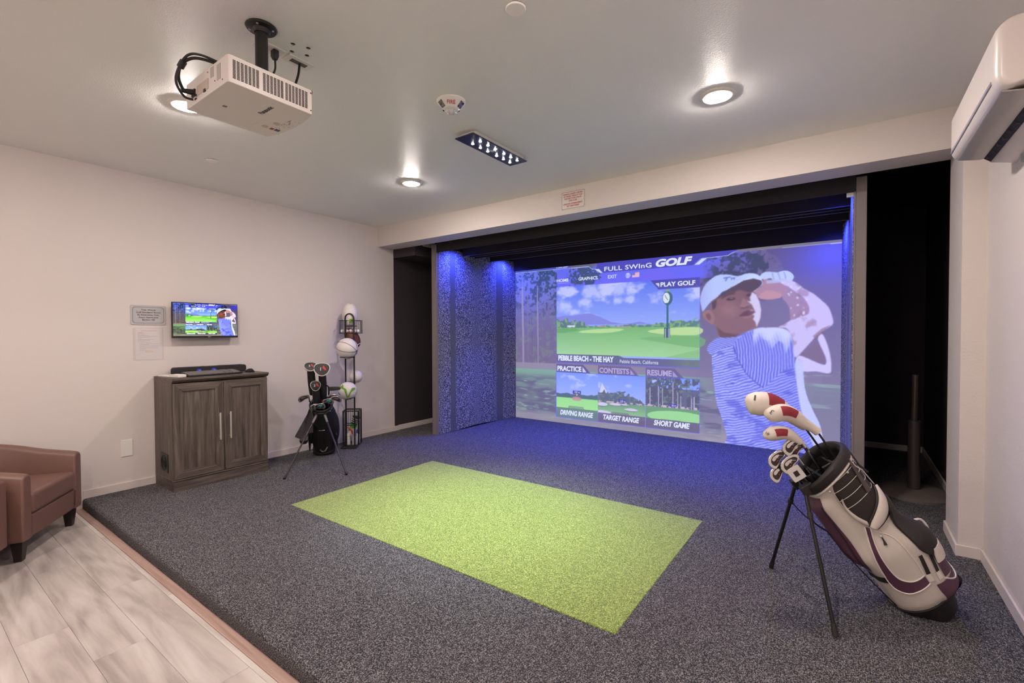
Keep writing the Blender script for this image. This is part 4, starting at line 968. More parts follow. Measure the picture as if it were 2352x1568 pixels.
for k in range(34):
    x = rg.uniform(-0.10, 0.07); y = rg.uniform(0.135, 0.172); mb.box((x, y, -0.0006), (x + rg.uniform(0.004, 0.014), y + 0.0012, 0.0005))
tag(mb.build('fine_print', M_TXT, prj), kind='stuff')
for x, y in ((-0.02, 0.118), (-0.088, 0.098)): MB().lathe([(0.014, -0.0004), (0.014, 0.001)], 20, (x, y, -0.0006)).build('sensor_window', mat('sensor_beige', (196, 178, 166), 0.4), prj)
# lens on the screen side
MB().lathe([(0.038, 0.0), (0.040, 0.010), (0.034, 0.012), (0.030, 0.002), (0.0005, 0.006)], 28, (-0.09, hd - 0.004, 0.058), (0, 1, 0)).build('lens', mat('lens_glass', (22, 24, 34), 0.1, coat=0.5), prj)

mt = thing('projector_mount', 'black round ceiling flange and pole holding the projector', 'mount', (-2.119, 1.046, ZC))
M_PBLK = mat('black_powder_coat', (26, 22, 22), 0.35, spec=0.5)
fl_ = MB().lathe([(0.0005, 0.0), (0.062, 0.0), (0.064, -0.004), (0.060, -0.010), (0.038, -0.014), (0.033, -0.024), (0.030, -0.030), (0.0005, -0.030)], 36).build('flange', M_PBLK, mt)
for k in range(4):
    a = math.radians(45 + 90 * k); MB().cyl((0.048 * math.cos(a), 0.048 * math.sin(a), -0.010), (0.048 * math.cos(a), 0.048 * math.sin(a), -0.0145), 0.005, seg=10).build('screw', M_NICKEL, fl_)
MB().cyl((0, 0, -0.025), (0, 0, -0.250), 0.026, seg=28).build('pole', M_PBLK, mt)
MB().lathe([(0.036, -0.225), (0.038, -0.230), (0.038, -0.245), (0.034, -0.250)], 28).build('collar', M_PBLK, mt)
MB().box((-0.085, -0.085, -0.272), (0.075, 0.085, -0.250)).build('bracket_plate', M_PBLK, mt, bevel=0.004)
for sx, sy in ((-1, -1), (1, -1), (1, 1), (-1, 1)):
    MB().cyl((sx * 0.05, sy * 0.05, -0.262), (sx * 0.16, sy * 0.14, -0.2755), 0.009, seg=10).build('arm', M_PBLK, mt)

# ceiling plates and cables
def ceil_plate(y, label, name):
    t = thing(name, label, 'ceiling plate', (-2.236, y, ZC))
    MB().prism(rrect(0.074, 0.128, 0.004), Matrix.Identity(4), -0.007, 0.0).build('plate', M_WHT, t, bevel=0.002); return t
t = ceil_plate(1.138, 'white power outlet plate on ceiling right behind the pole', 'outlet_plate')
MB().box((-0.016, -0.034, -0.009), (0.016, 0.034, -0.006)).build('outlet_face', mat('outlet_face', (214, 204, 196), 0.4), t, bevel=0.002)
t = ceil_plate(1.284, 'white cable plate on ceiling with a black cord, beside the outlet plate', 'cable_plate')
MB().box((-0.014, -0.040, -0.0085), (0.014, 0.040, -0.006)).build('brush_slot', mat('slot_dark', (96, 88, 84), 0.6), t)
M_CORD = mat('black_cord', (24, 21, 21), 0.45)
t = thing('power_cord', 'black cord with plug from ceiling outlet down behind projector', 'cord', (-2.225, 1.16, ZC - 0.009))
MB().loft([[(a * 0.016, b * 0.013, z) for a, b in ((-1, -1), (1, -1), (1, 1), (-1, 1))] if z > -0.03 else [(a * 0.009, b * 0.009, z) for a, b in ((-1, -1), (1, -1), (1, 1), (-1, 1))] for z in (0, -0.028, -0.045)]).build('plug', M_CORD, t, bevel=0.003)
MB().tube(smooth_curve([(0, 0, -0.04), (0.0, 0.0, -0.09), (-0.02, -0.02, -0.15), (-0.05, -0.04, -0.20), (-0.04, -0.10, -0.235)], 5), 0.0045, 8).build('cord', M_CORD, t)
t = thing('signal_cord', 'thick black cord curving from ceiling cable plate behind projector', 'cord', (-2.236, 1.29, ZC - 0.008))
MB().tube(smooth_curve([(0, 0, 0), (0.004, -0.010, -0.06), (0.012, -0.035, -0.13), (0.02, -0.07, -0.20), (0.02, -0.12, -0.235)], 5), 0.0058, 8).build('cord', M_CORD, t)
t = thing('projector_cable', 'looped black cables plugged into the projector connector side', 'cable', (-2.26, 0.82, 2.40))
MB().tube(smooth_curve([(0.0, 0.006, 0.0), (-0.005, -0.022, -0.005), (0.02, -0.052, 0.03), (0.045, -0.05, 0.075), (0.085, -0.03, 0.095), (0.12, 0.0, 0.095), (0.15, 0.05, 0.085)], 6), 0.006, 8).build('cable', M_CORD, t)
MB().tube(smooth_curve([(0.005, 0.006, -0.032), (-0.003, -0.025, -0.028), (0.025, -0.062, 0.005), (0.045, -0.06, 0.055), (0.08, -0.04, 0.105), (0.12, -0.008, 0.108), (0.155, 0.05, 0.09)], 6), 0.005, 8).build('cable', M_CORD, t)
MB().cyl((0.0, 0.006, 0.0), (-0.006, -0.035, -0.006), 0.012, 0.008, 12).build('plug', M_CORD, t); MB().cyl((0.038, -0.052, 0.066), (0.058, -0.046, 0.086), 0.013, seg=12).build('ferrite', M_CORD, t)
t = thing('ceiling_patch', 'ring of four old screw holes in ceiling beside cable plate', 'screw holes', (-2.135, 1.235, ZC))
mb = MB()
for k in range(4):
    a = math.radians(20 + 90 * k); MB().lathe([(0.0028, -0.0004), (0.0028, -0.0014), (0.0004, -0.0014)], 8, (0.047 * math.cos(a), 0.047 * math.sin(a), 0)).build('screw_hole', M_TXT, t)
    MB().lathe([(0.011, 0.0), (0.011, -0.001), (0.009, -0.001), (0.009, 0.0)], 14, (0.047 * math.cos(a), 0.047 * math.sin(a), 0)).build('paint_ring', mat('patch_paint', (206, 204, 196), 0.5), t)

# alarm strobe
al = thing('fire_alarm', 'round white ceiling fire alarm with strobe windows', 'fire alarm', (-1.897, 2.026, ZC))
M_ALM = mat('alarm_white', (226, 222, 220), 0.32)
MB().lathe([(0.0005, 0.0), (0.084, 0.0), (0.085, -0.004), (0.083, -0.008), (0.078, -0.012), (0.046, -0.046), (0.040, -0.050), (0.0005, -0.051)], 48).build('housing', M_ALM, al)
M_STRB = mat('strobe_reflector', (150, 146, 142), 0.2, 0.6, vary=(110, 2), col2=(28, 26, 26))
away = Vector((-1.897, 2.026, 0)).normalized(); rt = Vector((away.y, -away.x, 0)); dn = Vector((0, 0, -1))
def cone_plane(az, r=0.062):
    """a plane lying on the slanted side of the alarm at azimuth az (deg, 0 = towards the camera)"""
    o_ = -away * math.cos(math.radians(az)) + rt * math.sin(math.radians(az)); inw = (-o_ * 0.032 + dn * 0.034).normalized(); x_ = -o_.cross(Vector((0, 0, 1))); x_ = x_ if az < 900 else -x_
    n_ = x_.cross(-inw).normalized()
    if n_.dot(o_ + dn) < 0: x_ = -x_; n_ = -n_
    return basis(x_, -inw, n_, o_ * r + dn * (0.012 + (0.078 - r) / 0.032 * 0.034))
for az in (-64, 64):
    MB().prism([(-0.017, -0.020), (0.017, -0.020), (0.020, 0.020), (-0.020, 0.020)], cone_plane(az, 0.061), -0.004, 0.003).build('strobe_window', M_STRB, al, bevel=0.002)
MB().ball(away * 0.016 + dn * 0.044, (0.034, 0.034, 0.024), 24, 12).build('strobe_lens', mat('strobe_lens', (206, 204, 206), 0.12), al)
for k in range(11):
    a = math.radians(-150 + 30 * k); d_ = away * math.cos(a) + rt * math.sin(a)
    MB().tube([away * 0.016 + d_ * 0.033 + dn * 0.050, away * 0.016 + d_ * 0.024 + dn * 0.0605, away * 0.016 + d_ * 0.012 + dn * 0.066], 0.0011, 5).build('lens_rib', M_STRB, al)
for sgn in (-1, 1): MB().box((-0.008, -0.004, -0.004), (0.008, 0.004, 0.004)).build('clip', M_STRB, al).location = away * 0.058 + rt * sgn * 0.042 + dn * 0.026
lettering([('FIRE', -0.024, 0.024, -0.011, 0.011, dict(bold=0.01))], 'lettering', M_RED, al, cone_plane(0, 0.060) @ Matrix.Translation((0, 0, 0.0012)))
# concealed sprinkler covers
for x, y, r, lb in ((-1.138, 1.608, 0.043, 'round white ceiling cover disc at top edge of picture'), (-4.042, 1.603, 0.040, 'small round white ceiling cover disc above the monitor')):
    t = thing('sprinkler_cover', lb, 'ceiling cover', (x, y, ZC), 'flat round sprinkler covers')
    MB().lathe([(r, -0.003), (r, -0.006), (r - 0.003, -0.009), (0.0005, -0.0105)], 32).build('disc', mat('cover_disc_white', (250, 244, 240), 0.4), t); MB().lathe([(r - 0.003, 0.0), (r - 0.003, -0.0045), (0.0005, -0.0045)], 24).build('cup', M_BLKM, t)

# warning sign on the header
ws = thing('warning_sign', 'small white warning sign with red lettering on the header beam', 'sign', M=basis((1, 0, 0), (0, 0, 1), (0, -1, 0), (-2.0825, YH, 2.6095)))
MB().prism(rrect(0.252, 0.170, 0.010), Matrix.Identity(4), 0.0005, 0.004).build('plate', mat('sign_white', (224, 216, 210), 0.25), ws, bevel=0.001)
mb = MB(); outline(rrect(0.238, 0.156, 0.010), Matrix.Identity(4), 0.0028, 0.004, 0.0046, mb); mb.build('border', M_INK, ws)
MTX = basis((1, 0, 0), (0, 1, 0), (0, 0, 1), (0, 0, 0.0048))
for s, hw_, yb in (('WARNING LONGER CLUBS MAY', 0.105, 0.050), ('HIT CEILING. SWING AT YOUR', 0.098, 0.0295), ('OWN RISK TO SELF AND OR', 0.090, 0.009), ('GOLF CLUBS', 0.042, -0.0115), ('LANDLORD OR MANAGEMENT', 0.100, -0.040), ('NOT RESPONSIBLE', 0.065, -0.0605)):
    lettering([(s, -hw_, hw_, yb, yb + 0.0145, dict(bold=0.03))], 'lettering', M_RED, ws, MTX)

# air vent on the black soffit
av = thing('air_vent', 'white slatted air vent up on the black duct box in left alcove', 'vent', M=basis((0, 1, 0), (0, 0, 1), (1, 0, 0), (-4.489, 4.345, 2.60)))
mb = MB(); mb.box((-0.11, -0.095, 0), (0.11, -0.085, 0.01)); mb.box((-0.11, 0.085, 0), (0.11, 0.095, 0.01)); mb.box((-0.11, -0.085, 0), (-0.10, 0.085, 0.01)); mb.box((0.10, -0.085, 0), (0.11, 0.085, 0.01)); mb.build('frame', M_WHT, av)
for k in range(10): MB().box((-0.094 + 0.02 * k, -0.085, 0.001), (-0.086 + 0.02 * k, 0.085, 0.009)).build('slat', M_WHT, av)

# air conditioner
ac = thing('air_conditioner', 'white wall air conditioner high on the right wall', 'air conditioner', (XR, 2.735, 2.165))
M_ACW = mat('ac_white', (228, 218, 213), 0.28, spec=0.5)
M_ACG = mat('ac_louvre_grey', (176, 170, 168), 0.4)
sec = [(-0.001, 0.287), (-0.176, 0.287)] + [(-0.1765 - 0.050 * math.sin(math.radians(a_)), 0.237 + 0.050 * math.cos(math.radians(a_))) for a_ in range(8, 91, 9)] + [(-0.2265, 0.16), (-0.2265, 0.11)] + [(-0.1815 - 0.045 * math.cos(math.radians(a_)), 0.095 - 0.045 * math.sin(math.radians(a_))) for a_ in range(0, 81, 10)] + [(-0.125, 0.066), (-0.108, 0.066), (-0.086, 0.020), (-0.001, 0.0)]
mb = MB(); rings = []
for y, k, in ((-0.446, 0.88), (-0.4445, 0.92), (-0.440, 0.955), (-0.433, 0.975), (-0.422, 0.99), (-0.405, 1.0), (0.405, 1.0), (0.422, 0.99), (0.433, 0.975), (0.440, 0.955), (0.4445, 0.92), (0.446, 0.88)):
    rings.append([(x * k, y, 0.145 + (z - 0.145) * (1 - (1 - k) * 0.6)) for x, z in sec])
mb.loft(rings); mb.build('body', M_ACW, ac, angle=55)
MB().prism([(-0.206, 0.0515), (-0.200, 0.046), (-0.128, 0.034), (-0.112, 0.036), (-0.113, 0.040), (-0.128, 0.039), (-0.200, 0.0515)], basis((1, 0, 0), (0, 0, 1), (0, -1, 0)), -0.405, 0.405).build('louvre', M_ACG, ac, bevel=0.001)
for k in range(9): MB().box((-0.108, -0.36 + 0.09 * k, 0.022), (-0.092, -0.357 + 0.09 * k, 0.036)).build('vane', mat('vane_dark', (74, 68, 68), 0.5), ac)
MB().prism([(-0.124, 0.046), (-0.112, 0.0375), (-0.0875, 0.0185), (-0.084, 0.024), (-0.106, 0.068), (-0.124, 0.068)], basis((1, 0, 0), (0, 0, 1), (0, -1, 0)), -0.408, 0.408).build('air_slot', M_BLKM, ac)
MB().box((-0.2285, -0.39, 0.083), (-0.226, 0.41, 0.094)).build('accent_strip', mat('ac_strip_violet_grey', (146, 144, 168), 0.3), ac)
MB().box((-0.132, -0.4463, 0.06), (-0.131, -0.4445, 0.255)).build('end_seam', M_ACG, ac)
MB().box((-0.012, -0.30, -0.035), (-0.0005, 0.30, 0.012)).build('mount_plate', M_ACG, ac, bevel=0.003)
# ================================================================== BALL RACK
M_RACK = mat('bronze_black_steel', (40, 33, 33), 0.4, 0.3)
RC = Vector((-4.640, 3.243, CZ)); E1 = Vector((0.743, 0.669, 0)); E2 = Vector((-0.669, 0.743, 0))
MRK = basis(E1, E2, (0, 0, 1), RC)
rk = thing('ball_rack', 'tall narrow black steel ball rack against the left wall', 'rack', M=MRK)
def rod(pts, nm, r=0.006, closed=False, par=rk): return MB().tube(pts, r, 8, closed).build(nm, M_RACK, par)
pu = 0.048
arch = [(-pu, 0, 0.01), (-pu, 0, 1.47)] + [(pu * -math.cos(math.pi * k / 10), 0, 1.47 + 0.055 * math.sin(math.pi * k / 10)) for k in range(1, 10)] + [(pu, 0, 1.47), (pu, 0, 0.01)]
rod(arch, 'pole_frame', 0.009)
mb = MB()
for a, b in (((-.08, -.11), (.08, -.11)), ((.08, -.11), (.08, .17)), ((.08, .17), (-.08, .17)), ((-.08, .17), (-.08, -.11)), ((-.08, 0), (.08, 0))): mb.tube([(a[0], a[1], 0.010), (b[0], b[1], 0.010)], 0.009, 8)
base = mb.build('base_frame', M_RACK, rk)
for k in range(7): rod([(-0.066 + 0.022 * k, -0.11, 0.010), (-0.066 + 0.022 * k, 0.0, 0.010)], 'base_bar', 0.0025, par=base)
# lower cage
zc = 0.405
cage = MB()
for (a, b) in (((-.085, .015), (.085, .015)), ((.085, .015), (.085, .17)), ((.085, .17), (-.085, .17)), ((-.085, .17), (-.085, .015))):
    cage.tube([(*a, zc), (*b, zc)], 0.008, 8)
for a in ((-.085, .015), (.085, .015), (.085, .17), (-.085, .17)): cage.tube([(*a, 0.012), (*a, zc)], 0.0075, 8)
cg = cage.build('lower_cage', M_RACK, rk)
for k in range(6): rod([(-0.06 + 0.024 * k, 0.17, 0.012), (-0.06 + 0.024 * k, 0.17, zc)], 'cage_wire', 0.0022, par=cg)
for k in range(4): rod([(0.085, 0.045 + 0.03 * k, 0.012), (0.085, 0.045 + 0.03 * k, zc)], 'cage_wire', 0.0022, par=cg)
for k in range(4): rod([(-0.085, 0.045 + 0.03 * k, 0.012), (-0.085, 0.045 + 0.03 * k, zc)], 'cage_wire', 0.0022, par=cg)
def ring(z, w, r, nm='ball_ring'): return rod([(r * math.cos(q_), w + r * math.sin(q_), z) for q_ in np.linspace(0, 2 * math.pi, 25)[:-1]], nm, 0.0045, True)
ring(0.255, -0.0, 0.066, 'hoop')
for z, w_, r in ((1.035, -0.108, 0.078), (0.580, -0.100, 0.072), (0.735, 0.085, 0.052), (1.175, 0.085, 0.06), (1.385, 0.10, 0.055)):
    ring(z, w_, r); s = -1 if w_ < 0 else 1
    for u in (-pu, pu): MB().box((u - 0.008, min(0, s * 0.03), z - 0.012), (u + 0.008, max(0, s * 0.03), z + 0.004)).build('ring_bracket', M_RACK, rk)
# upper wire basket in front of the poles
bk_ = MB(); bz0, bz1 = 1.302, 1.448
U0, U1, W0, W1 = -0.118, 0.118, 0.012, 0.115
for z, r in ((bz0, 0.0035), (bz1, 0.004)):
    for a, b in (((U0, W0), (U1, W0)), ((U1, W0), (U1, W1)), ((U1, W1), (U0, W1)), ((U0, W1), (U0, W0))): bk_.tube([(*a, z), (*b, z)], r, 6)
bsk = bk_.build('wire_basket', M_RACK, rk)
for k in range(7):
    u = U0 + (U1 - U0) * k / 6
    rod([(u, W0, bz0), (u, W0, bz1)], 'basket_wire', 0.002, par=bsk); rod([(u, W1, bz0), (u, W1, bz1)], 'basket_wire', 0.002, par=bsk); rod([(u, W0, bz0), (u, W1, bz0)], 'basket_wire', 0.002, par=bsk)
for k in range(1, 4):
    w_ = W0 + (W1 - W0) * k / 4
    for u in (U0, U1): rod([(u, w_, bz0), (u, w_, bz1)], 'basket_wire', 0.002, par=bsk)
def at(u, w_, z): return MRK @ Vector((u, w_, z))

# balls: panel lines are thin raised ribs on the sphere
M_BALLW = mat('white_rubber', (216, 208, 206), 0.5, bump=(700, 0.2, 0.0006)); M_LINE = mat('dark_groove', (38, 34, 36), 0.5)
toCam = (Vector((0, 0, 1.378)) - at(0, -0.1, 1.15)).normalized()
def circ(mb, r, axis, off, wd, n=64):
    x, y, z = frame(axis); rr = math.sqrt(max(r * r - off * off, 1e-6))
    mb.tube([z * off + x * (rr * math.cos(2 * math.pi * k / n)) + y * (rr * math.sin(2 * math.pi * k / n)) for k in range(n)], wd, 5, True)
bb = thing('basketball', 'white basketball with black seam lines on the rack', 'ball', at(0, -0.115, 1.132))
MB().ball((0, 0, 0), 0.117, 40, 24).build('cover', M_BALLW, bb)
ax = (E1 * 0.55 + toCam * 0.25 + Vector((0, 0, -0.75))).normalized()
cu_ = toCam.cross(E1).normalized(); cu_ = cu_ if cu_.z > 0 else -cu_
cr_ = cu_.cross(toCam); cr_ = cr_ if cr_.dot(E1) > 0 else -cr_
for a_, o_ in ((cr_ * 0.10 + cu_ * 0.94 + toCam * 0.34, 0.0), (cr_ * 0.342 + cu_ * 0.56 - toCam * 0.285, 0.0), (cr_ * 0.4715 - cu_ * 0.058 - toCam * 0.855, 0.0)):
    mb = MB(); circ(mb, 0.1168, a_, o_, 0.0026); mb.build('seam', M_LINE, bb)
sc = thing('soccer_ball', 'white and green soccer ball on rack below the basketball', 'ball', at(0, -0.11, 0.654))
MB().ball((0, 0, 0), 0.101, 40, 24).build('cover', M_BALLW, sc)
M_GRN = mat('green_panel', (104, 150, 44), 0.45)
cr = E1; cu = Vector((0, 0, 1)); cf_ = toCam
def sph(a, b, r=0.1026):  # a right, b up, in ball radii
    d = (cf_ * math.sqrt(max(1 - min(a * a + b * b, 0.999), 0)) + cr * a + cu * b).normalized(); return d * r
def spatch(poly, r=0.1026, n=5):
    mb = MB(); c = np.mean(np.array(poly), 0); P_ = [c_ for c_ in poly]
    dense = []
    for (ax_, ay_), (bx_, by_) in zip(P_, P_[1:] + P_[:1]):
        for k in range(4): dense.append((ax_ + (bx_ - ax_) * k / 4, ay_ + (by_ - ay_) * k / 4))
    rings = [[sph(c[0] + (a - c[0]) * t, c[1] + (b - c[1]) * t, r) for a, b in dense] for t in (0.02, 0.35, 0.7, 1.0)]
    mb.loft(rings, caps=False); return mb
for poly in ([(-0.85, 0.42), (-0.62, 0.78), (-0.45, 0.70), (-0.48, 0.45), (-0.15, 0.28), (0.0, -0.62), (-0.10, -0.66), (-0.36, 0.24)], [(0.0, -0.62), (0.10, -0.60), (0.55, 0.25), (0.86, 0.22), (0.84, 0.42), (0.46, 0.42), (-0.02, -0.55)], [(-0.5, -0.86), (-0.06, -0.74), (0.08, -0.92), (-0.1, -0.98)], [(0.02, -0.74), (0.5, -0.82), (0.3, -0.93)]):
    spatch(poly).build('green_panel', M_GRN, sc)
spatch([(-0.98, -0.1), (-0.95, -0.02), (-0.72, -0.28), (-0.76, -0.36)]).build('brand_mark', M_LINE, sc)
for a_, o_ in ((Vector((0.3, 0.5, 0.8)), 0.03), (Vector((0.8, -0.3, 0.5)), 0.02), (Vector((-0.6, 0.5, 0.6)), -0.02)):
    mb = MB(); circ(mb, 0.1006, a_, o_, 0.0009); mb.build('seam', mat('pale_seam', (176, 168, 166), 0.6), sc)
wb = thing('white_ball', 'plain white ball behind the rack poles near the soccer ball', 'ball', at(0.045, 0.10, 0.795))
MB().ball((0, 0, 0), 0.075, 32, 18).build('cover', M_BALLW, wb)
mb = MB(); circ(mb, 0.0752, toCam.cross(Vector((0, 0, 1))) + toCam * 0.6, 0.01, 0.0012); mb.build('seam', mat('pale_seam_b', (180, 172, 170), 0.6), wb)
rb = thing('rugby_ball', 'white rugby ball standing on end in rack top', 'ball', at(-0.012, 0.085, 1.517))
MB().ball((0, 0, 0), (0.088, 0.088, 0.138), 36, 24).build('cover', M_BALLW, rb)
M_PGR = mat('pale_green_print', (170, 196, 120), 0.5)
for k in range(5):
    a = math.atan2(toCam.y, toCam.x) + 0.2 + 0.13 * (k - 2)
    pts = [(0.0885 * math.sin(t_) * math.cos(a), 0.0885 * math.sin(t_) * math.sin(a), 0.1385 * math.cos(t_)) for t_ in np.linspace(0.26, 0.50, 6)]
    MB().tube(pts, 0.0028, 5).build('stripe', M_PGR, rb)
    pts = [(0.0885 * math.sin(t_) * math.cos(a), 0.0885 * math.sin(t_) * math.sin(a), 0.1385 * math.cos(t_)) for t_ in np.linspace(1.95, 2.30, 6)]
    MB().tube(pts, 0.0055, 5).build('stripe', mat('green_print', (140, 176, 60), 0.5), rb)
for da in (-0.75, 0.75):
    a = math.atan2(toCam.y, toCam.x) + da
    MB().tube([(0.0882 * math.sin(t_) * math.cos(a), 0.0882 * math.sin(t_) * math.sin(a), 0.1382 * math.cos(t_)) for t_ in np.linspace(0.1, 3.0, 24)], 0.0009, 4).build('seam', mat('grey_seam', (168, 160, 156), 0.6), rb)
fb = thing('american_football', 'brown leather football tilted behind the basketball', 'ball', at(0.012, 0.085, 1.245))
M_FBL = mat('brown_pigskin', (96, 52, 36), 0.5, bump=(500, 0.4, 0.001))
Rm = Matrix.Rotation(math.radians(28), 3, toCam) 
MB().ball((0, 0, 0), (0.078, 0.078, 0.125), 32, 20, M=Rm).build('cover', M_FBL, fb)
for t_, w2 in ((0.72, 0.004), (2.4, 0.004)):
    MB().tube([Rm @ Vector((0.079 * math.sin(t_) * math.cos(q_), 0.079 * math.sin(t_) * math.sin(q_), 0.1255 * math.cos(t_))) for q_ in np.linspace(0, 2 * math.pi, 25)[:-1]], w2, 5, True).build('white_band', M_BALLW, fb)
M_GB = mat('golf_ball_white', (232, 226, 222), 0.3, bump=(300, 0.5, 0.001))
for i, (u, w_) in enumerate(((-0.088, 0.04), (-0.044, 0.036), (0.0, 0.04), (0.044, 0.038), (0.086, 0.04), (-0.066, 0.082), (-0.02, 0.084), (0.03, 0.082))):
    o = MB().ball((0, 0, 0), 0.0213, 18, 10).build('golf_ball', M_GB); o.location = at(u, w_, bz0 + 0.0245)
    tag(o, 'white golf ball in the wire basket of rack, ' + ('leftmost of front row', 'second from the left in front row', 'middle of front row', 'fourth from the left in front row', 'rightmost of front row', 'left of rear row', 'middle of rear row', 'right of rear row')[i], 'golf ball', 'golf balls in the wire basket')
# odds and ends in the lower cage
t = thing('training_cup', 'black and white ridged cup with a bright green band, leaning in rack cage', 'cup', M=basis((E1 * 0.94 + Vector((0, 0, -0.34))).normalized(), E2, (E1 * 0.34 + Vector((0, 0, 0.94))).normalized(), at(-0.022, 0.085, 0.125)))
ang = 0
MB().lathe([(0.030, 0.0), (0.032, 0.012), (0.032, 0.09)], 20).build('tube', M_WHT, t); MB().lathe([(0.034, 0.085), (0.037, 0.088), (0.037, 0.125), (0.034, 0.128)], 20).build('green_band', mat('bright_green', (70, 200, 40), 0.4), t); MB().lathe([(0.034, 0.128), (0.046, 0.215), (0.040, 0.218)], 20).build('black_cup', M_BLKM, t)
for k in range(3): MB().lathe([(0.0375 + 0.003 * k, 0.146 + 0.022 * k), (0.0395 + 0.003 * k, 0.150 + 0.022 * k), (0.0385 + 0.003 * k, 0.156 + 0.022 * k)], 20).build('white_ridge', M_BALLW, t)
M_ORG = mat('orange_plastic', (206, 84, 34), 0.45)
t = thing('orange_strap', 'orange strap draped over the white bottles in rack cage', 'strap', at(0, 0.06, 0.02))
MB().tube(smooth_curve([(-0.05, -0.03, 0.185), (-0.02, -0.02, 0.18), (0.0, 0.0, 0.15), (0.012, 0.0, 0.11)], 4), [0.006, 0.007, 0.008, 0.009, 0.010, 0.011, 0.012, 0.012, 0.011, 0.010, 0.008, 0.007, 0.005], 8).build('strap', M_ORG, t)
for i, (u, w_, hh, capc, lb) in enumerate(((-0.040, 0.05, 0.120, (226, 220, 214), 'white bottle standing at the left of rack cage'), (0.030, 0.05, 0.135, (226, 220, 214), 'white bottle standing in the middle of rack cage'), (0.058, 0.10, 0.150, (40, 80, 214), 'white bottle with blue cap at right of rack cage'))):
    t = thing('bottle', lb, 'bottle', at(u, w_, 0.002), 'bottles in the rack cage')
    MB().lathe([(0.0005, 0), (0.024, 0), (0.027, 0.006), (0.027, hh * 0.55), (0.020, hh * 0.75), (0.013, hh * 0.85), (0.013, hh * 0.9), (0.0005, hh * 0.9)], 20).build('body', M_WHT, t)
    MB().lathe([(0.016, hh * 0.88), (0.016, hh * 1.12), (0.013, hh * 1.15), (0.0005, hh * 1.15)], 16).build('cap', mat('cap', capc, 0.4), t)

# ================================================================== BLACK POST IN THE RIGHT ALCOVE
ps = thing('post_stand', 'black telescopic steel post on a flat base in right alcove', 'post', (0.430, 4.917, CZ))
M_STL = mat('black_steel_tube', (84, 75, 73), 0.34, 0.3)
MB().cyl((0, 0, 0.03), (0, 0, 0.585), 0.040, seg=28).build('lower_tube', M_STL, ps)
MB().lathe([(0.040, 0.578), (0.042, 0.580), (0.042, 0.587), (0.024, 0.588)], 28).build('tube_rim', M_STL, ps)
MB().cyl((0, 0, 0.58), (0.004, 0, 0.955), 0.0215, seg=24).build('upper_tube', M_STL, ps)
g = []
rings = []
for r, z in ((0.285, 0.0), (0.285, 0.012), (0.26, 0.024), (0.16, 0.034), (0.06, 0.040), (0.0005, 0.041)):
    rings.append([(max(min(r * 0.78 * math.cos(q_), XAR - 0.43 - 0.025), -0.3), r * math.sin(q_), z + 0.004 * math.sin(3 * q_ + r * 20) * (0 < z < 0.035)) for q_ in np.linspace(0, 2 * math.pi, 41)[:-1]])
MB().loft(rings).build('base_cover', mat('dusty_black_sheet', (108, 96, 92), 0.8, bump=(30, 0.5, 0.01)), ps)
# ================================================================== GOLF BAGS AND CLUBS
def sst(a, b, x):
    t = min(max((x - a) / (b - a), 0), 1); return t * t * (3 - 2 * t)
M_CHROME = mat('chrome', (216, 214, 212), 0.12, 1.0); M_SHAFT = mat('steel_shaft', (150, 148, 148), 0.2, 1.0); M_GRAPH = mat('graphite_shaft', (40, 40, 46), 0.25)
M_CAV = mat('iron_cavity_dark', (52, 40, 38), 0.4, 0.3); M_RDOT = mat('badge_red', (150, 40, 40), 0.4); M_GRIP = mat('rubber_grip', (28, 26, 26), 0.8)

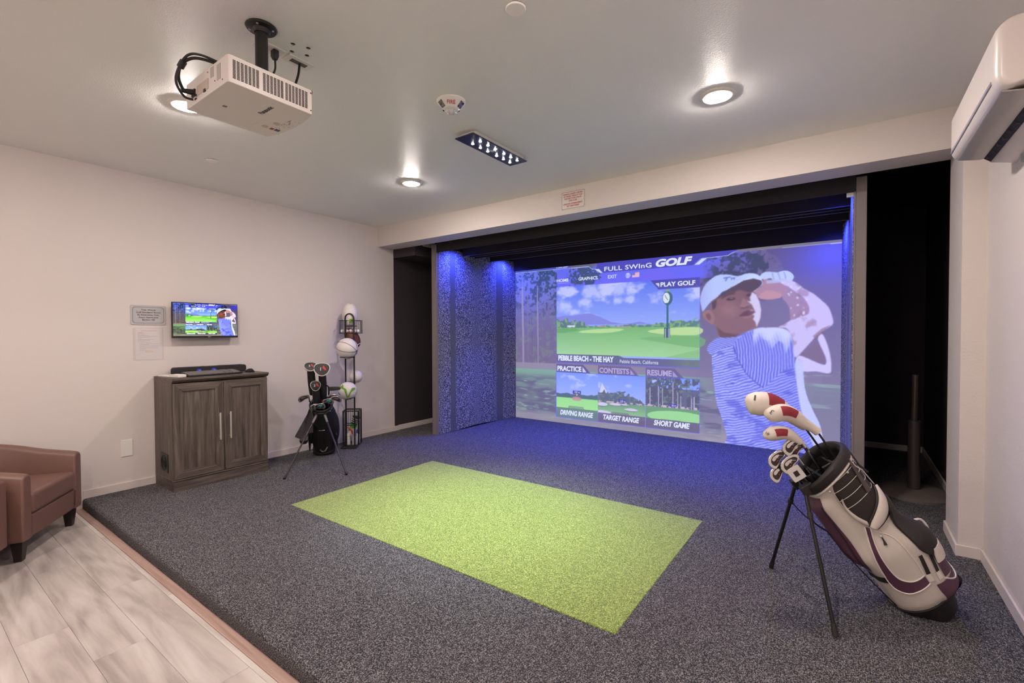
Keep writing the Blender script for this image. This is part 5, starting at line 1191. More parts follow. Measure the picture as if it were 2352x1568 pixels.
def club_frame(butt, neck):
    return Vector(butt), Vector(neck)
def iron(butt, neck, toe, back, label, group, k=1.0, badge=None):
    """head up: shaft from butt to neck, toe and back(cavity side) are world directions"""
    b, nk = Vector(butt), Vector(neck); h = (nk - b).normalized()
    f = Vector(back); f = (f - h * f.dot(h)).normalized(); t_ = Vector(toe); t_ = (t_ - h * t_.dot(h) - f * t_.dot(f)).normalized()
    t = thing('iron_club', label, 'golf club', b, group)
    L = nk - b
    MB().cyl((0, 0, 0), L * 0.30, 0.013, 0.011, 12).build('grip', M_GRIP, t); MB().cyl(L * 0.29, L, 0.0062, 0.0048, 12).build('shaft', M_SHAFT, t)
    MB().cyl(L - h * 0.012, L + h * 0.004, 0.0068, 0.0068, 12).build('ferrule', M_GRIP, t)
    hz = MB().cyl(L, L + h * 0.038 * k, 0.0066, 0.0072, 14); hz.build('hosel', M_CHROME, t)
    f2 = (f + h * 0.25).normalized(); h2 = (h - f2 * h.dot(f2)).normalized(); MH = basis(t_, h2, t_.cross(h2), L + h * 0.040 * k)
    sg = 1 if t_.cross(h2).dot(f2) > 0 else -1
    out = smooth2([(-0.008 * k, 0.004 * k), (0.004 * k, 0.020 * k), (0.030 * k, 0.026 * k), (0.060 * k, 0.022 * k), (0.078 * k, 0.006 * k), (0.082 * k, -0.014 * k), (0.074 * k, -0.030 * k), (0.056 * k, -0.027 * k), (0.030 * k, -0.014 * k), (0.006 * k, -0.010 * k)], 4)
    hd = MB().prism(out, MH, -0.007 * sg if sg > 0 else 0.007, 0.006 * sg if sg > 0 else -0.006).build('head', M_CHROME, t, bevel=0.003, seg=3)
    inn = [(0.034 * k + (a - 0.034 * k) * 0.74, -0.001 * k + (c - (-0.001 * k)) * 0.66) for a, c in out]
    z0, z1 = (0.0045 * sg, 0.0064 * sg)
    MB().prism(inn, MH, min(z0, z1), max(z0, z1)).build('cavity', M_CAV, hd)
    inn2 = [(0.040 * k + (a - 0.034 * k) * 0.40, 0.006 * k + (c - (-0.001 * k)) * 0.26) for a, c in out]
    MB().prism(inn2, MH, min(0.0064 * sg, 0.0075 * sg), max(0.0064 * sg, 0.0075 * sg)).build('badge', M_CHROME if badge is None else badge, hd)
    MB().ball(MH @ Vector((0.044 * k, -0.008 * k, 0.0068 * sg)), 0.0035, 10, 6).build('badge_dot', M_RDOT if badge is None else badge, hd)
    for q_ in (-0.006, 0.012): MB().cyl(MH @ Vector(((0.020 + q_) * k, -0.002 * k, 0.0068 * sg)), MH @ Vector(((0.036 + q_) * k, 0.010 * k, 0.0068 * sg)), 0.0013, seg=6).build('badge_bar', M_CHROME, hd)
    return t

def cover_club(name, butt, path, radii, flat, label, group, m_main, patch=None, cap=None, piping=None, neckm=None, shaft=M_GRAPH, cover_name='head_cover', side=None):
    """wood with a head cover: path = world points from the shaft up into the cover's tip; radii = (across, through)"""
    b = Vector(butt); P_ = [Vector(p) - b for p in path]
    t = thing(name, label, 'golf club', b, group)
    L = P_[0]
    MB().cyl((0, 0, 0), L * 0.3, 0.0135, 0.011, 12).build('grip', M_GRIP, t); MB().cyl(L * 0.29, L * 1.02, 0.0062, 0.005, 12).build('shaft', shaft, t)
    C = smooth_curve(P_, 4); n = len(C); R_ = np.array(radii, float); ts = np.linspace(0, len(P_) - 1, n)
    ra = np.interp(ts, range(len(P_)), R_[:, 0]); rb_ = np.interp(ts, range(len(P_)), R_[:, 1])
    sd = Vector(side); rings = []
    for i, p in enumerate(C):
        tg = (C[min(i + 1, n - 1)] - C[max(i - 1, 0)]).normalized(); y = (sd - tg * sd.dot(tg)).normalized(); x = y.cross(tg)
        rings.append((p, x, y, ra[i], rb_[i]))
    def sp(i, a, off=0.0):
        p, x, y, r1, r2 = rings[i]; return p + x * ((r1 + off) * math.cos(a)) + y * ((r2 + off) * math.sin(a))
    SEG = 28
    cvr = MB().loft([[sp(i, 2 * math.pi * k / SEG) for k in range(SEG)] for i in range(n)]).build(cover_name, m_main, t)
    if patch:
        for (i0, i1, a0, a1, mm, off, nm) in patch:
            N = 10; i0, i1 = int(i0 * (n - 1)), int(i1 * (n - 1)); g = [[sp(i, math.radians(a0 + (a1 - a0) * k / N), off) for k in range(N + 1)] for i in range(i0, i1 + 1)]
            MB().sheet(g).build(nm, mm, cvr)
    return t, rings, sp, n

# ------------------------------------------------------------------ white and purple stand bag
BA = Vector((-0.50011723, -0.26256155, 0.82519343)); BL = Vector((0.4648339, -0.8853979, 0.0)); BN = Vector((0.73062453, 0.38357788, 0.56485025))
BO = Vector((0.30, 2.90, 0.105))
MBG = basis(BL, BN, BA, BO)
def bag_rn(s, th):
    hx = .112 + .010 * sst(.60, .80, s); hy = .118 + .012 * sst(.60, .80, s); cy = -.008 - .016 * sst(.55, .8, s)
    def bump(c, w_):
        d = abs((th - c + 180) % 360 - 180); return max(0, math.cos(min(d / w_, 1) * math.pi / 2)) ** .8
    zone = sst(.02, .10, s) * (1 - sst(.33, .46, s))
    b = .062 * bump(78, 62) * zone + .030 * bump(0, 75) * zone + .022 * bump(150, 60) * zone
    b += .046 * bump(-95, 55) * sst(.24, .36, s) * (1 - sst(.62, .70, s))
    return hx + b, hy + b, cy
def bpt(s, th, off=0.0):
    hx, hy, cy = bag_rn(s, th); t = math.radians(th)
    v = Vector(((hx + off) * math.cos(t), cy + (hy + off) * math.sin(t), s))
    wz = (MBG @ v).z
    if wz < CZ + 0.002:                       # the boot sits flat on the carpet
        v += Vector((0, BN.z, BA.z)) * (CZ + 0.002 - wz)
    return v
M_BGW = mat('bag_ivory_vinyl', (206, 196, 186), 0.42, bump=(500, 0.15, 0.0006)); M_BGP = mat('bag_plum_vinyl', (88, 52, 72), 0.5, bump=(500, 0.15, 0.0006)); M_BGK = mat('bag_black_mesh', (48, 40, 38), 0.8, bump=(1200, 0.5, 0.001)); M_BGR = mat('bag_black_rubber', (34, 28, 27), 0.6); M_PIPE = mat('bag_white_piping', (226, 218, 210), 0.45)
bag = thing('golf_bag', 'ivory and plum golf stand bag leaning on legs by right wall', 'golf bag', M=MBG, group=None)
NS, NT = 64, 72
def rimz(th): return 0.775 + 0.042 * math.sin(math.radians(th)) + 0.012 * math.cos(math.radians(2 * th))
rings = []
for i in range(NS + 1):
    u = i / NS; rings.append([bpt(0.055 + (rimz(360 * k / NT) - 0.055) * u, 360 * k / NT - 0.0) for k in range(NT)])
MB().loft(rings, caps=False).build('body', M_BGW, bag)
# dark lining so the mouth is a real opening
MB().loft([[bpt(rimz(360 * k / NT) + dz, 360 * k / NT, sh) for k in range(NT)] for dz, sh in ((0.004, -0.004), (0.0, -0.012), (-0.06, -0.014), (-0.30, -0.014), (-0.30, -0.10))], caps=False).build('lining', M_BGR, bag)
rings = [[bpt(s, 360 * k / NT, o) for k in range(NT)] for s, o in ((-0.035, -0.04), (-0.035, -0.004), (-0.02, 0.006), (0.04, 0.008), (0.066, 0.007), (0.070, 0.003), (0.070, -0.002))]
MB().loft(rings).build('boot', M_BGR, bag)
MB().loft([[bpt(rimz(5 * k) + 0.002 + dz, 5 * k, of) for dz, of in ((-0.030, 0.002), (-0.026, 0.010), (-0.008, 0.014), (0.010, 0.012), (0.020, 0.002), (0.020, -0.010), (0.010, -0.020), (-0.010, -0.022), (-0.028, -0.016))] for k in range(72)], closed_path=True).build('collar', M_BGR, bag)
MB().tube([bpt(rimz(5 * k) - 0.034, 5 * k, 0.002) for k in range(72)], 0.0065, 6, True).build('collar_piping', M_PIPE, bag)
for q_ in (-0.045, 0.045): MB().box((-0.11, q_ - 0.006 - 0.02, 0.66), (0.11, q_ + 0.006 - 0.02, 0.772)).build('divider', M_BGR, bag, bevel=0.004)
MB().box((-0.006, -0.13, 0.66), (0.006, 0.10, 0.768)).build('divider', M_BGR, bag, bevel=0.004)

def resample(c, n):
    c = [Vector((a, b, 0)) for a, b in c]; sm = smooth_curve(c, 8); L = [0]
    for p, q_ in zip(sm, sm[1:]): L.append(L[-1] + Vector(((q_ - p).x * 1, (q_ - p).y * 0.002, 0)).length)
    out = []
    for k in range(n):
        d = L[-1] * k / (n - 1); j = min(max(np.searchsorted(L, d) - 1, 0), len(sm) - 2); tt = (d - L[j]) / max(L[j + 1] - L[j], 1e-9); p = sm[j].lerp(sm[j + 1], min(max(tt, 0), 1)); out.append((p.x, p.y))
    return out
def strip(cA, cB, nm, m, off=0.002, n=28, w_=8, thick=0.0):
    A_, B_ = resample(cA, n), resample(cB, n)
    g = [[bpt(a[0] + (b[0] - a[0]) * k / w_, a[1] + (b[1] - a[1]) * k / w_, off + (thick * math.sin(math.pi * k / w_) ** 0.5 if thick else 0)) for k in range(w_ + 1)] for a, b in zip(A_, B_)]
    return MB().sheet(g).build(nm, m, bag)
def pipe(c, nm, m, r=0.0028, off=0.003, n=40): return MB().tube([bpt(s, th, off) for s, th in resample(c, n)], r, 6).build(nm, m, bag)
# dark mesh panel below the collar with pale stitched arcs
mL = [(.775, -5), (.72, -20), (.66, -28), (.60, -30), (.55, -25), (.50, -14), (.47, 2)]
mR = [(.80, 100), (.745, 102), (.69, 100), (.63, 98), (.57, 92), (.52, 80), (.475, 62)]
strip(mL, mR, 'mesh_panel', M_BGK, 0.002, 30, 16)
pipe([(.775, -7), (.72, -22), (.66, -30), (.60, -32), (.55, -27), (.495, -16), (.465, 0)], 'stitch_band', mat('bag_tan_stitch', (186, 174, 162), 0.6), 0.004, 0.001)
for s in (.735, .69, .645, .60): pipe([(s, -22 if s > .7 else -28), (s + .016, 20), (s + .012, 60), (s + 0.0, 92)], 'stitch_line', M_PIPE, 0.0012, 0.0032)
# valuables pouch
strip([(.60, 68), (.575, 45), (.545, 18), (.515, -4), (.497, -12)], [(.585, 80), (.53, 78), (.505, 56), (.482, 22), (.470, -2)], 'pouch', M_BGW, 0.006, 20, 10, 0.016)
pipe([(.60, 68), (.575, 45), (.545, 18), (.515, -4), (.497, -12)], 'pouch_trim', M_BGR, 0.005, 0.008)
pipe([(.585, 80), (.53, 78), (.505, 56), (.482, 22), (.470, -2)], 'pouch_trim', M_BGR, 0.004, 0.008)
strip([(.66, -20), (.61, -25), (.56, -20), (.52, -10)], [(.655, -24), (.60, -30), (.545, -26), (.497, -12)], 'pouch_lip', M_BGW, 0.010, 16, 4, 0.004)
# side pocket
pL = [(.495, -21), (.40, -34), (.29, -41), (.205, -41), (.168, -26), (.165, -8), (.170, 14)]
pR = [(.485, -12), (.40, -24), (.31, -27), (.250, -24), (.222, -14), (.212, -2), (.212, 14)]
strip(pL, pR, 'plum_panel', M_BGP, 0.0025); pipe(pL, 'pocket_piping', M_PIPE, 0.0032); pipe(pR, 'pocket_piping', M_PIPE, 0.0030)
pipe([(.485, -12), (.455, -4), (.41, 12), (.33, 15), (.27, 16), (.212, 14)], 'pocket_zip', M_PIPE, 0.0026)
strip([(.262, 40), (.215, 38), (.165, 36)], [(.262, 74), (.215, 80), (.150, 72)], 'plum_panel', M_BGP, 0.0025, 14, 8); pipe([(.27, 58), (.262, 76), (.215, 82), (.15, 74), (.125, 52), (.165, 34)], 'pocket_piping', M_PIPE, 0.0036)
strip([(.155, 20), (.12, 20), (.075, 22)], [(.150, 72), (.12, 66), (.075, 60)], 'plum_panel', M_BGP, 0.0025, 10, 8)
MB().tube([bpt(.430, -5, .006), bpt(.415, -6, .008), bpt(.400, -8, .008)], [0.0025, 0.004, 0.007], 8).build('zip_pull', M_BGR, bag); MB().ball(bpt(.435, -5, .006), 0.006, 12, 8).build('zip_slider', M_NICKEL, bag)
# lower straps, buckles and foot tab
for a, b in (((.300, 24), (.212, 19)), ((.292, 37), (.205, 31))): 
    strip([(a[0], a[1] - 2), (b[0], b[1] - 2)], [(a[0], a[1] + 3), (b[0], b[1] + 3)], 'web_strap', M_BGR, 0.005, 8, 2); strip([(b[0], b[1] - 3), (b[0] - .035, b[1] - 4)], [(b[0], b[1] + 3), (b[0] - .035, b[1] + 2)], 'strap_end', M_PIPE, 0.004, 6, 2)
strip([(.085, 52), (.03, 50)], [(.085, 72), (.03, 70)], 'foot_tab', M_BGR, 0.012, 6, 4, 0.004)
# plum pocket on the leg side
strip([(.68, -60), (.60, -62), (.45, -58), (.32, -56), (.275, -62)], [(.68, -120), (.60, -124), (.45, -126), (.32, -124), (.275, -118)], 'plum_pocket', M_BGP, 0.0025, 24, 12)
MB().tube([bpt(s, -64, 0.004) for s in np.linspace(.64, .32, 16)], 0.003, 6).build('pocket_zip', M_BGR, bag)
# shoulder strap: web from the collar, wide pad lying on the pocket
def slab(cA, cB, nm, m, off, th, n=22, w_=6):
    A_, B_ = resample(cA, n), resample(cB, n)
    top = [[bpt(a[0] + (b[0] - a[0]) * k / w_, a[1] + (b[1] - a[1]) * k / w_, off + th * (0.55 + 0.45 * math.sin(math.pi * k / w_))) for k in range(w_ + 1)] for a, b in zip(A_, B_)]
    bot = [[bpt(a[0] + (b[0] - a[0]) * k / w_, a[1] + (b[1] - a[1]) * k / w_, off) for k in range(w_, -1, -1)] for a, b in zip(A_, B_)]
    return MB().loft([t_ + b_ for t_, b_ in zip(top, bot)]).build(nm, m, bag)
slab([(.53, 66), (.46, 38), (.40, 30), (.33, 28), (.285, 34)], [(.53, 84), (.46, 78), (.38, 74), (.30, 72), (.255, 70)], 'strap_pad', M_BGR, 0.006, 0.022)
slab([(.79, 66), (.72, 72), (.65, 76), (.58, 76), (.53, 72)], [(.79, 74), (.72, 80), (.65, 84), (.58, 84), (.53, 80)], 'strap_web', M_BGR, 0.008, 0.006)
slab([(.785, 40), (.70, 34), (.62, 28)], [(.785, 48), (.70, 44), (.62, 44)], 'strap_web', mat('bag_grey_web', (84, 74, 70), 0.7), 0.006, 0.006)
slab([(.30, 40), (.27, 36), (.245, 34)], [(.30, 60), (.27, 58), (.245, 52)], 'strap_tip', M_BGW, 0.02, 0.012, 8, 4)
MB().tube([bpt(.785, 44, .010), bpt(.74, 46, .012), bpt(.70, 60, .012), bpt(.60, 74, .012)], 0.0025, 6).build('strap_cord', M_PIPE, bag)
MB().tube(smooth_curve([bpt(.70, 88, .01), bpt(.66, 100, .03), bpt(.62, 105, .045)], 4), 0.005, 6).build('strap_tail', M_BGR, bag)
for s, th in ((.775, 22), (.79, 58), (.735, -30)): MB().ball(bpt(s - .028, th, .003), 0.006, 12, 8).build('rivet', M_NICKEL, bag)
MB().tube(smooth_curve([bpt(.36, 84, .0), bpt(.34, 88, .03), bpt(.29, 88, .032), bpt(.26, 86, .0)], 4), 0.005, 6).build('grab_handle', M_PIPE, bag)
# stand legs
M_LEGB = mat('stand_leg_black', (30, 27, 28), 0.35, 0.3); IM = MBG.inverted()
leg_pts = []
for sgn, ft in ((-1, Vector((-0.338, 2.894, CZ + 0.008))), (1, Vector((-0.035, 2.390, CZ + 0.008)))):
    top = Vector((sgn * 0.050, -0.163, 0.735)); f_ = IM @ ft; leg_pts.append((top, f_))
    lg = MB().cyl(top, f_, 0.0085, 0.0085, 14).build('leg', M_LEGB, bag)
    MB().cyl(f_ + (top - f_).normalized() * 0.045, f_, 0.011, 0.0125, 14).build('foot', M_BGR, lg); MB().cyl(top + (f_ - top) * 0.16, top + (f_ - top) * 0.20, 0.0125, 0.0125, 14).build('leg_sleeve', M_BGR, lg)
    MB().box((top.x - 0.016, top.y - 0.012, top.z - 0.02), (top.x + 0.016, top.y + 0.045, top.z + 0.03)).build('hinge', M_BGR, bag, bevel=0.004)
a_, b_ = leg_pts[0][0].lerp(leg_pts[0][1], .18), leg_pts[1][0].lerp(leg_pts[1][1], .18)
for p in (a_, b_):
    MB().tube(smooth_curve([p, p.lerp(Vector((0, -0.172, 0.50)), .5) + Vector((0, -0.015, 0)), Vector((0, -0.178, 0.50))], 5), 0.003, 6).build('stay_wire', M_LEGB, bag)
MB().tube([Vector((0, -0.178, 0.50)), Vector((0.03, -0.176, 0.40)), Vector((0.04, -0.15, 0.22)), Vector((0.045, -0.125, 0.08))], 0.003, 6).build('actuator_rod', M_LEGB, bag)
strip([(.255, -40), (.25, -75), (.25, -110)], [(.225, -40), (.22, -75), (.22, -110)], 'base_strap', M_BGR, 0.004, 14, 2)

def bw(s, n_, l_=0.0): return MBG @ Vector((l_, n_, s))
GRP = 'clubs in the ivory golf bag'
M_CVW = mat('cover_ivory', (214, 202, 192), 0.55, bump=(400, 0.2, 0.0008)); M_CVR = mat('cover_crimson', (136, 36, 48), 0.6, bump=(900, 0.5, 0.0008)); M_CVG = mat('cover_grey_top', (216, 210, 206), 0.5)
S_ = -BL  # side vector for covers: rings' y
def covered(path_sn, radii, l_, butt_n, lab, num, patch, name, numpos):
    path = [bw(s, n_, l_) for s, n_ in path_sn]
    t, rg_, sp, n = cover_club(name, bw(0.14, butt_n, l_ * 0.6), path, radii, None, lab, GRP, M_CVW, patch, side=BL)
    i = int(numpos[0] * (n - 1)); a = math.radians(numpos[1])
    c = sp(i, a, 0.0015); c2 = sp(i, a + 0.05, 0.0015); c3 = sp(max(i - 1, 0), a, 0.0015)
    yv = (c - c3).normalized(); xv = (c - c2).normalized(); zv = xv.cross(yv).normalized(); xv = yv.cross(zv)
    if zv.dot(c - rg_[i][0]) < 0: zv = -zv; xv = -xv
    hgt = numpos[2]
    lettering([(num, -hgt * (0.12 if num == '1' else 0.28) * len(num), hgt * (0.12 if num == '1' else 0.28) * len(num), -hgt / 2, hgt / 2, dict(bold=0.0))], 'lettering', M_INK, t, basis(xv, yv, zv, c + zv * 0.0022) @ Matrix.Rotation(math.radians(65 if num == '1' else 25), 4, 'Z'))
    return t
covered([(.955, .030), (1.00, .014), (1.05, .000), (1.10, -.018), (1.145, -.050), (1.172, -.088), (1.190, -.122), (1.196, -.136)], [(.019, .019), (.024, .024), (.034, .034), (.047, .044), (.058, .053), (.060, .054), (.048, .044), (.012, .012)], -.035, .02,
        'driver with large ivory and crimson head cover marked 1 in ivory bag', '1', [(0.44, 0.64, 92, 165, M_CVR, 0.0015, 'crimson_panel')], 'driver_club', (0.82, 130, 0.030))
covered([(.925, .052), (.955, .042), (1.0, .022), (1.05, .004), (1.085, -.022), (1.105, -.060), (1.112, -.092), (1.112, -.104)], [(.020, .020), (.020, .020), (.026, .026), (.036, .034), (.042, .040), (.042, .040), (.032, .030), (.008, .008)], .015, .035,
        'fairway wood with ivory and crimson head cover marked 3 in ivory bag', '3', [(0.44, 0.66, 80, 145, M_CVR, 0.0015, 'crimson_panel')], 'fairway_club', (0.82, 120, 0.022))
covered([(.93, -.045), (.965, -.055), (1.0, -.072), (1.022, -.098), (1.035, -.128), (1.038, -.155), (1.036, -.168)], [(.016, .016), (.022, .022), (.030, .028), (.034, .031), (.034, .031), (.026, .024), (.006, .006)], .03, -.02,
        'hybrid with small ivory and crimson head cover below the fairway wood', '4H', [(0.38, 0.64, 75, 135, M_CVR, 0.0015, 'crimson_panel')], 'hybrid_club', (0.80, 125, 0.016))
def ir(s, n_, l_, toe, lab, k=1.15):
    # s, n = middle of the head as seen; the neck lies towards +n
    iron(bw(0.15, n_ * 0.35, l_ * 0.4), bw(s - 0.046, n_ + 0.044, l_), MBG.to_3x3() @ Vector((0, toe[0], toe[1])), BL, lab, GRP, k)
ir(.945, -.086, .035, (-1, .25), 'topmost chrome iron in ivory bag, just below the hybrid cover')
ir(.912, -.078, .02, (-1, .1), 'chrome iron half hidden under the topmost iron of ivory bag')
ir(.925, -.170, .02, (-1, .12), 'chrome iron sticking out furthest left of ivory bag mouth')
ir(.890, -.142, .055, (-1, .15), 'chrome iron with dark cavity at the front of ivory bag')
ir(.868, -.200, .02, (-1, .0), 'lowest chrome iron of ivory bag, beside the putter')
# mallet putter
pt = thing('putter', 'white square mallet putter low in the ivory bag', 'golf club', bw(0.15, -0.04, 0.02), GRP)
b0 = bw(0.15, -0.04, 0.02); nk = bw(0.800, -0.130, 0.05) - b0
MB().cyl((0, 0, 0), nk * 0.3, 0.014, 0.012, 12).build('grip', M_GRIP, pt); MB().cyl(nk * 0.29, nk, 0.0055, 0.0048, 12).build('shaft', M_SHAFT, pt)
MP = basis(-BN, BA, (-BN).cross(BA), bw(0.836, -0.150, 0.06) - b0)
hd = MB().prism(smooth2([(-0.026, -0.034), (0.022, -0.034), (0.030, -0.028), (0.032, 0.02), (0.024, 0.034), (-0.020, 0.034), (-0.028, 0.026), (-0.030, -0.026)], 3), MP, -0.011, 0.011).build('head', mat('putter_pearl', (226, 222, 220), 0.2, 0.4), pt, bevel=0.004)
sgp = 1 if (-BN).cross(BA).dot(BL) > 0 else -1
MB().prism([(-0.010, -0.013), (0.012, -0.013), (0.012, 0.013), (-0.010, 0.013)], MP, *sorted((0.010 * sgp, 0.0118 * sgp))).build('square_cutout', M_CAV, hd)

# ------------------------------------------------------------------ black stand bag by the left wall
D2 = Vector((0.8, -0.6, 0)); le = math.radians(29)
QA = Vector((D2.x * math.sin(le), D2.y * math.sin(le), math.cos(le))); QL = Vector((-D2.y, D2.x, 0)).normalized() ; QN = QA.cross(QL).normalized()
if QN.dot(D2) < 0: QN = -QN; 
QL = QN.cross(QA).normalized()                      # right-handed: x = QL, y = QN (towards legs and camera), z = QA
QO = Vector((-4.605, 2.888, 0.118)); MQ = basis(QL, QN, QA, QO); IQ = MQ.inverted()
M_NYL = mat('black_nylon', (27, 24, 25), 0.55, bump=(300, 0.3, 0.001)); M_NYL2 = mat('charcoal_towel', (52, 46, 47), 0.9, bump=(200, 0.5, 0.002)); M_GREYW = mat('grey_webbing', (112, 106, 106), 0.6)
bg2 = thing('black_golf_bag', 'black golf stand bag beside the cabinet and ball rack', 'golf bag', M=MQ)
def q2(s, th, off=0.0):
    hx = 0.108 + 0.028 * sst(.10, .2, s) * (1 - sst(.50, .60, s)) * abs(math.cos(math.radians(th))) ** 1.5; hy = 0.10; t = math.radians(th)
    v = Vector(((hx + off) * math.cos(t), (hy + off) * math.sin(t), s)); wz = (MQ @ v).z
    if wz < CZ + 0.002: v += Vector((0, QN.z, QA.z)) * (CZ + 0.002 - wz)
    return v
def rim2(th): return 0.610 - 0.020 * math.sin(math.radians(th))
rings = [[q2(0.03 + (rim2(360 * k / 48) - 0.03) * i / 30, 360 * k / 48) for k in range(48)] for i in range(31)]
for dz, sh in ((0.0, -0.012), (-0.05, -0.014), (-0.2, -0.014)): rings.append([q2(rim2(360 * k / 48) + dz, 360 * k / 48, sh) for k in range(48)])
MB().loft(rings).build('body', M_NYL, bg2)
MB().loft([[q2(s, 360 * k / 48, o) for k in range(48)] for s, o in ((-0.02, -0.03), (-0.02, -0.004), (-0.01, 0.005), (0.035, 0.006), (0.045, 0.0))]).build('boot', M_BGR, bg2)
MB().tube([q2(rim2(7.5 * k) + 0.004, 7.5 * k, -0.005) for k in range(48)], 0.012, 8, True).build('collar', M_BGR, bg2)
MB().tube([q2(rim2(7.5 * k) - 0.016, 7.5 * k, 0.002) for k in range(24)], 0.0035, 6).build('collar_trim', M_GREYW, bg2)
for th in (40, 75, 105, 140): MB().ball(q2(rim2(th) - 0.022, th, 0.003), 0.006, 10, 6).build('rivet', M_NICKEL, bg2)
for th in (70, 112): MB().tube([q2(s, th + (s - .3) * 20, 0.002) for s in np.linspace(.10, .56, 14)], 0.0022, 6).build('seam', mat('nylon_seam', (44, 40, 40), 0.6), bg2)
MB().tube([q2(.10, 75, 0.01), q2(.085, 88, 0.025), q2(.10, 100, 0.03), q2(.13, 112, 0.012)], 0.006, 8).build('grab_handle', M_GREYW, bg2)
# side pockets
for sgn in (-1, 1):
    g = MB().ball((sgn * 0.118, -0.01, 0.30), (0.048, 0.075, 0.20), 20, 14); g.build('side_pocket', M_NYL, bg2)
    g = []
    MB().prism([(-0.05, 0.0), (0.05, 0.0), (0.055, 0.20), (0.0, 0.26), (-0.05, 0.20)], basis((0, 1, 0), (0, 0, 1), (1, 0, 0), (sgn * 0.135 - 0.006, 0.02, 0.06)), 0.0, 0.012).build('pocket_flap', M_NYL, bg2, bevel=0.004)
# stand legs
for sgn, ft in ((-1, Vector((-4.071, 2.160, CZ + 0.008))), (1, Vector((-3.727, 2.558, CZ + 0.008)))):
    fl2 = IQ @ ft; s_ = 1 if fl2.x > 0 else -1
    top = Vector((s_ * 0.040, 0.112, 0.560)); lg = MB().cyl(top, fl2, 0.008, 0.008, 12).build('leg', mat('stand_leg_grey', (70, 66, 66), 0.3, 0.6), bg2)
    MB().cyl(fl2 + (top - fl2).normalized() * 0.03, fl2, 0.010, 0.012, 12).build('foot', M_BGR, lg); MB().cyl(top, top.lerp(fl2, .13), 0.013, 0.011, 12).build('leg_sleeve', M_GREYW, lg)
    MB().tube([top.lerp(fl2, .12), Vector((0, 0.106, 0.36))], 0.0025, 6).build('stay_wire', M_BGR, lg)
    MB().box((top.x - 0.014, top.y - 0.03, top.z - 0.02), (top.x + 0.014, top.y + 0.006, top.z + 0.02)).build('hinge', M_BGR, bg2, bevel=0.003)
MB().cyl((-0.03, 0.107, 0.36), (0.03, 0.107, 0.36), 0.004, seg=8).build('stay_bar', M_NICKEL, bg2)
def bq(s, n_, l_=0.0): return MQ @ Vector((l_, n_, s))
# towel over the left side
tw = thing('bag_towel', 'dark charcoal towel hanging from the black golf bag', 'towel', bq(.58, .0, -.13 if True else 0))
W0_ = bq(.58, .0, -.13)
lft = QL if (QL.dot(Vector((-0.53, -0.85, 0))) > 0) else -QL          # the side that shows at the left in the photograph
c0 = MQ @ (Vector((0, 0.02, .60))) + lft * 0.10
g = []
for i in range(10):
    u = i / 9; row = []
    for k in range(9):
        v = k / 8
        p = c0 + lft * (-0.03 + v * (0.045 + 0.125 * u)) + Vector((0, 0, -0.02 * v - u * (0.20 + 0.055 * v - 0.10 * max(v - .7, 0)))) + QN * (0.03 + 0.05 * u + 0.014 * math.sin(8 * v + 2 * u))
        row.append(p - W0_)
    g.append(row)
MB().sheet(g, 0.008, QN).build('cloth', M_NYL2, tw)
bl2 = c0 + lft * 0.065 + Vector((0, 0, -0.305))
pch = thing('grey_pouch', 'small grey pouch hanging below the towel of the black bag', 'pouch', bl2)
MB().ball((0, 0, 0), (0.04, 0.04, 0.065), 20, 12).build('body', mat('grey_mesh', (128, 118, 114), 0.7), pch); MB().lathe([(0.041, -0.03), (0.043, -0.025), (0.036, -0.05), (0.02, -0.064)], 20).build('base', M_NYL, pch)
MB().tube([(0, 0, 0.06), (-lft.x * 0.03, -lft.y * 0.03, 0.20)], 0.003, 6).build('cord', M_NYL, pch)

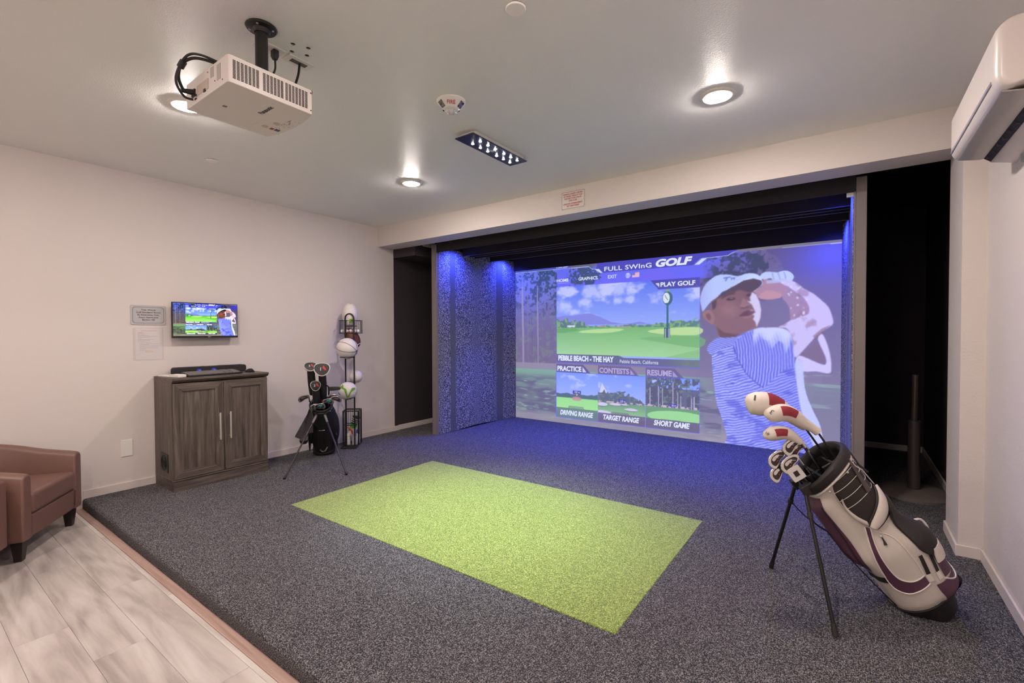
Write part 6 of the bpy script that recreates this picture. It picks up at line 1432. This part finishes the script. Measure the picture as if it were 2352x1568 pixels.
GR2 = 'clubs in the black golf bag'
M_CVK = mat('cover_black', (30, 28, 30), 0.5, bump=(300, 0.3, 0.001)); M_CVRD = mat('cover_red', (196, 40, 32), 0.5); M_CVWT = mat('cover_white_piping', (214, 208, 206), 0.45)
right = -lft
toC2 = (Vector((0, 0, 1.378)) - bq(1.0, 0, 0)).normalized()
def disc_cover(name, s, rgt, n_, rad, tilt, lab, num, wide=1.0):
    """head cover seen face-on: a thick rounded disc with white piping, red throat and black sock"""
    c = bq(s, n_, 0) + right * rgt; b = bq(0.12, n_ * 0.3, 0) + right * rgt * 0.4; nk = c - QA * rad * 1.25
    t = thing(name, lab, 'golf club', b, GR2)
    MB().cyl((0, 0, 0), (nk - b) * 0.3, 0.0135, 0.011, 12).build('grip', M_GRIP, t); MB().cyl((nk - b) * 0.29, nk - b, 0.0062, 0.005, 12).build('shaft', M_GRAPH, t)
    sock0 = nk - QA * 0.27
    MB().tube(smooth_curve([sock0 - b, nk - QA * 0.05 - b, nk - b, c - QA * rad * 0.5 - b], 4), [0.030, 0.033, 0.036, 0.037] + [0.036] * 4 + [0.034] * 4 + [0.040], 14).build('sock', M_CVK, t)
    f = (toC2 + Vector((0, 0, tilt)) ).normalized(); x = Vector((0, 0, 1)).cross(f).normalized(); y = f.cross(x)
    Mf = basis(x, y, f, c - b)
    def ell(r, z, k=1.0): return [Mf @ Vector((r * wide * math.cos(2 * math.pi * q_ / 32), r * (math.sin(2 * math.pi * q_ / 32) + 0.12 * math.cos(4 * math.pi * q_ / 32)), z)) for q_ in range(32)]
    cv = MB().loft([ell(rad * 0.45, -rad * 1.0), ell(rad * 0.85, -rad * 0.75), ell(rad * 0.98, -rad * 0.3), ell(rad, 0)]).build('head_cover', M_CVRD if num != '3' else M_CVK, t)
    MB().loft([ell(rad * 1.0, -0.004), ell(rad * 1.03, 0.002), ell(rad * 0.94, 0.010), ell(rad * 0.90, 0.008)], caps=False).build('white_piping', M_CVWT, cv)
    MB().loft([ell(rad * 0.93, 0.004), ell(rad * 0.85, 0.0105), ell(rad * 0.4, 0.014), ell(rad * 0.02, 0.015)]).build('face', M_CVK, cv)
    lettering([(num, -rad * (0.22 if num == '1' else 0.30), -rad * (0.14 if num == '1' else 0.06), -rad * 0.30, rad * 0.16, dict(bold=0.02))], 'lettering', M_CVWT, cv, Mf @ Matrix.Translation((0, 0, 0.0165)))
    MB().prism([(rad * 0.05, rad * 0.1), (rad * 0.5, -rad * 0.3), (rad * 0.62, -rad * 0.2), (rad * 0.25, rad * 0.45)], Mf, 0.0135, 0.0155).build('red_flash', M_CVRD, cv)
    return t
disc_cover('driver_club', 1.045, 0.028, 0.0, 0.066, 0.25, 'driver with large black disc head cover, highest in the black bag', '1', 1.15)
disc_cover('fairway_club', 1.065, -0.075, -0.02, 0.048, 0.55, 'fairway wood with black and white head cover left of the driver', '5', 1.25)
disc_cover('hybrid_club', 0.88, -0.035, 0.04, 0.050, 0.05, 'hybrid with round black head cover below the two larger covers', '3', 0.95)
M_TEAL = mat('badge_teal', (60, 170, 180), 0.35)
def ir2(s, rgt, n_, toe, lab, badge=None, k=1.2):
    c = bq(s, n_, 0) + right * rgt
    iron(bq(0.12, n_ * 0.3, 0) + right * rgt * 0.4, c - QA * 0.03, right * toe[0] + Vector((0, 0, toe[1])) + toC2 * 0.4, toC2, lab, GR2, k, badge)
ir2(.735, -0.100, .05, (-1, .1), 'steel iron at the far left of the black bag mouth')
ir2(.645, -0.075, .10, (1, .0), 'steel iron with teal badge low at left of the black bag', M_TEAL)
ir2(.655, -0.045, .11, (1, .05), 'second low steel iron with teal badge in the black bag', M_TEAL)
ir2(.700, 0.030, .09, (1, .1), 'steel iron with teal badge in the middle of the black bag', M_TEAL)
ir2(.725, 0.075, .05, (1, -.1), 'plain steel iron at the right of the black bag mouth')
ir2(.715, 0.100, .07, (1, -.2), 'rightmost steel iron of the black bag, under the putter')
p2 = thing('putter', 'black blade putter sticking out right of the black bag', 'golf club', bq(0.12, 0, 0) + right * 0.03, GR2)
b0 = bq(0.12, 0, 0) + right * 0.03; nk = bq(.79, .0, 0) + right * 0.085 - b0
MB().cyl((0, 0, 0), nk * 0.3, 0.014, 0.012, 12).build('grip', M_GRIP, p2); MB().cyl(nk * 0.29, nk, 0.0055, 0.0048, 12).build('shaft', M_SHAFT, p2)
MB().prism(smooth2([(0.0, -0.018), (0.09, -0.014), (0.108, 0.0), (0.09, 0.018), (0.0, 0.02), (-0.012, 0.0)], 3), basis(right, Vector((0, 0, 1)), right.cross(Vector((0, 0, 1))), nk + Vector((0, 0, 0.01))), -0.013, 0.013).build('head', M_BLK, p2, bevel=0.004)
MB().tube(smooth_curve([nk + right * -0.01 + QA * -0.08, nk + QA * 0.03 + right * -0.005, nk + QA * 0.06 + right * -0.03], 4), 0.007, 8).build('neck', M_BLK, p2)
tee = thing('red_tee', 'red tag standing up in the black golf bag mouth', 'tag', bq(.60, .05, 0) + right * 0.01)
MB().box((-0.008, -0.004, 0), (0.008, 0.004, 0.11)).build('strip', M_CVRD, tee, bevel=0.003)
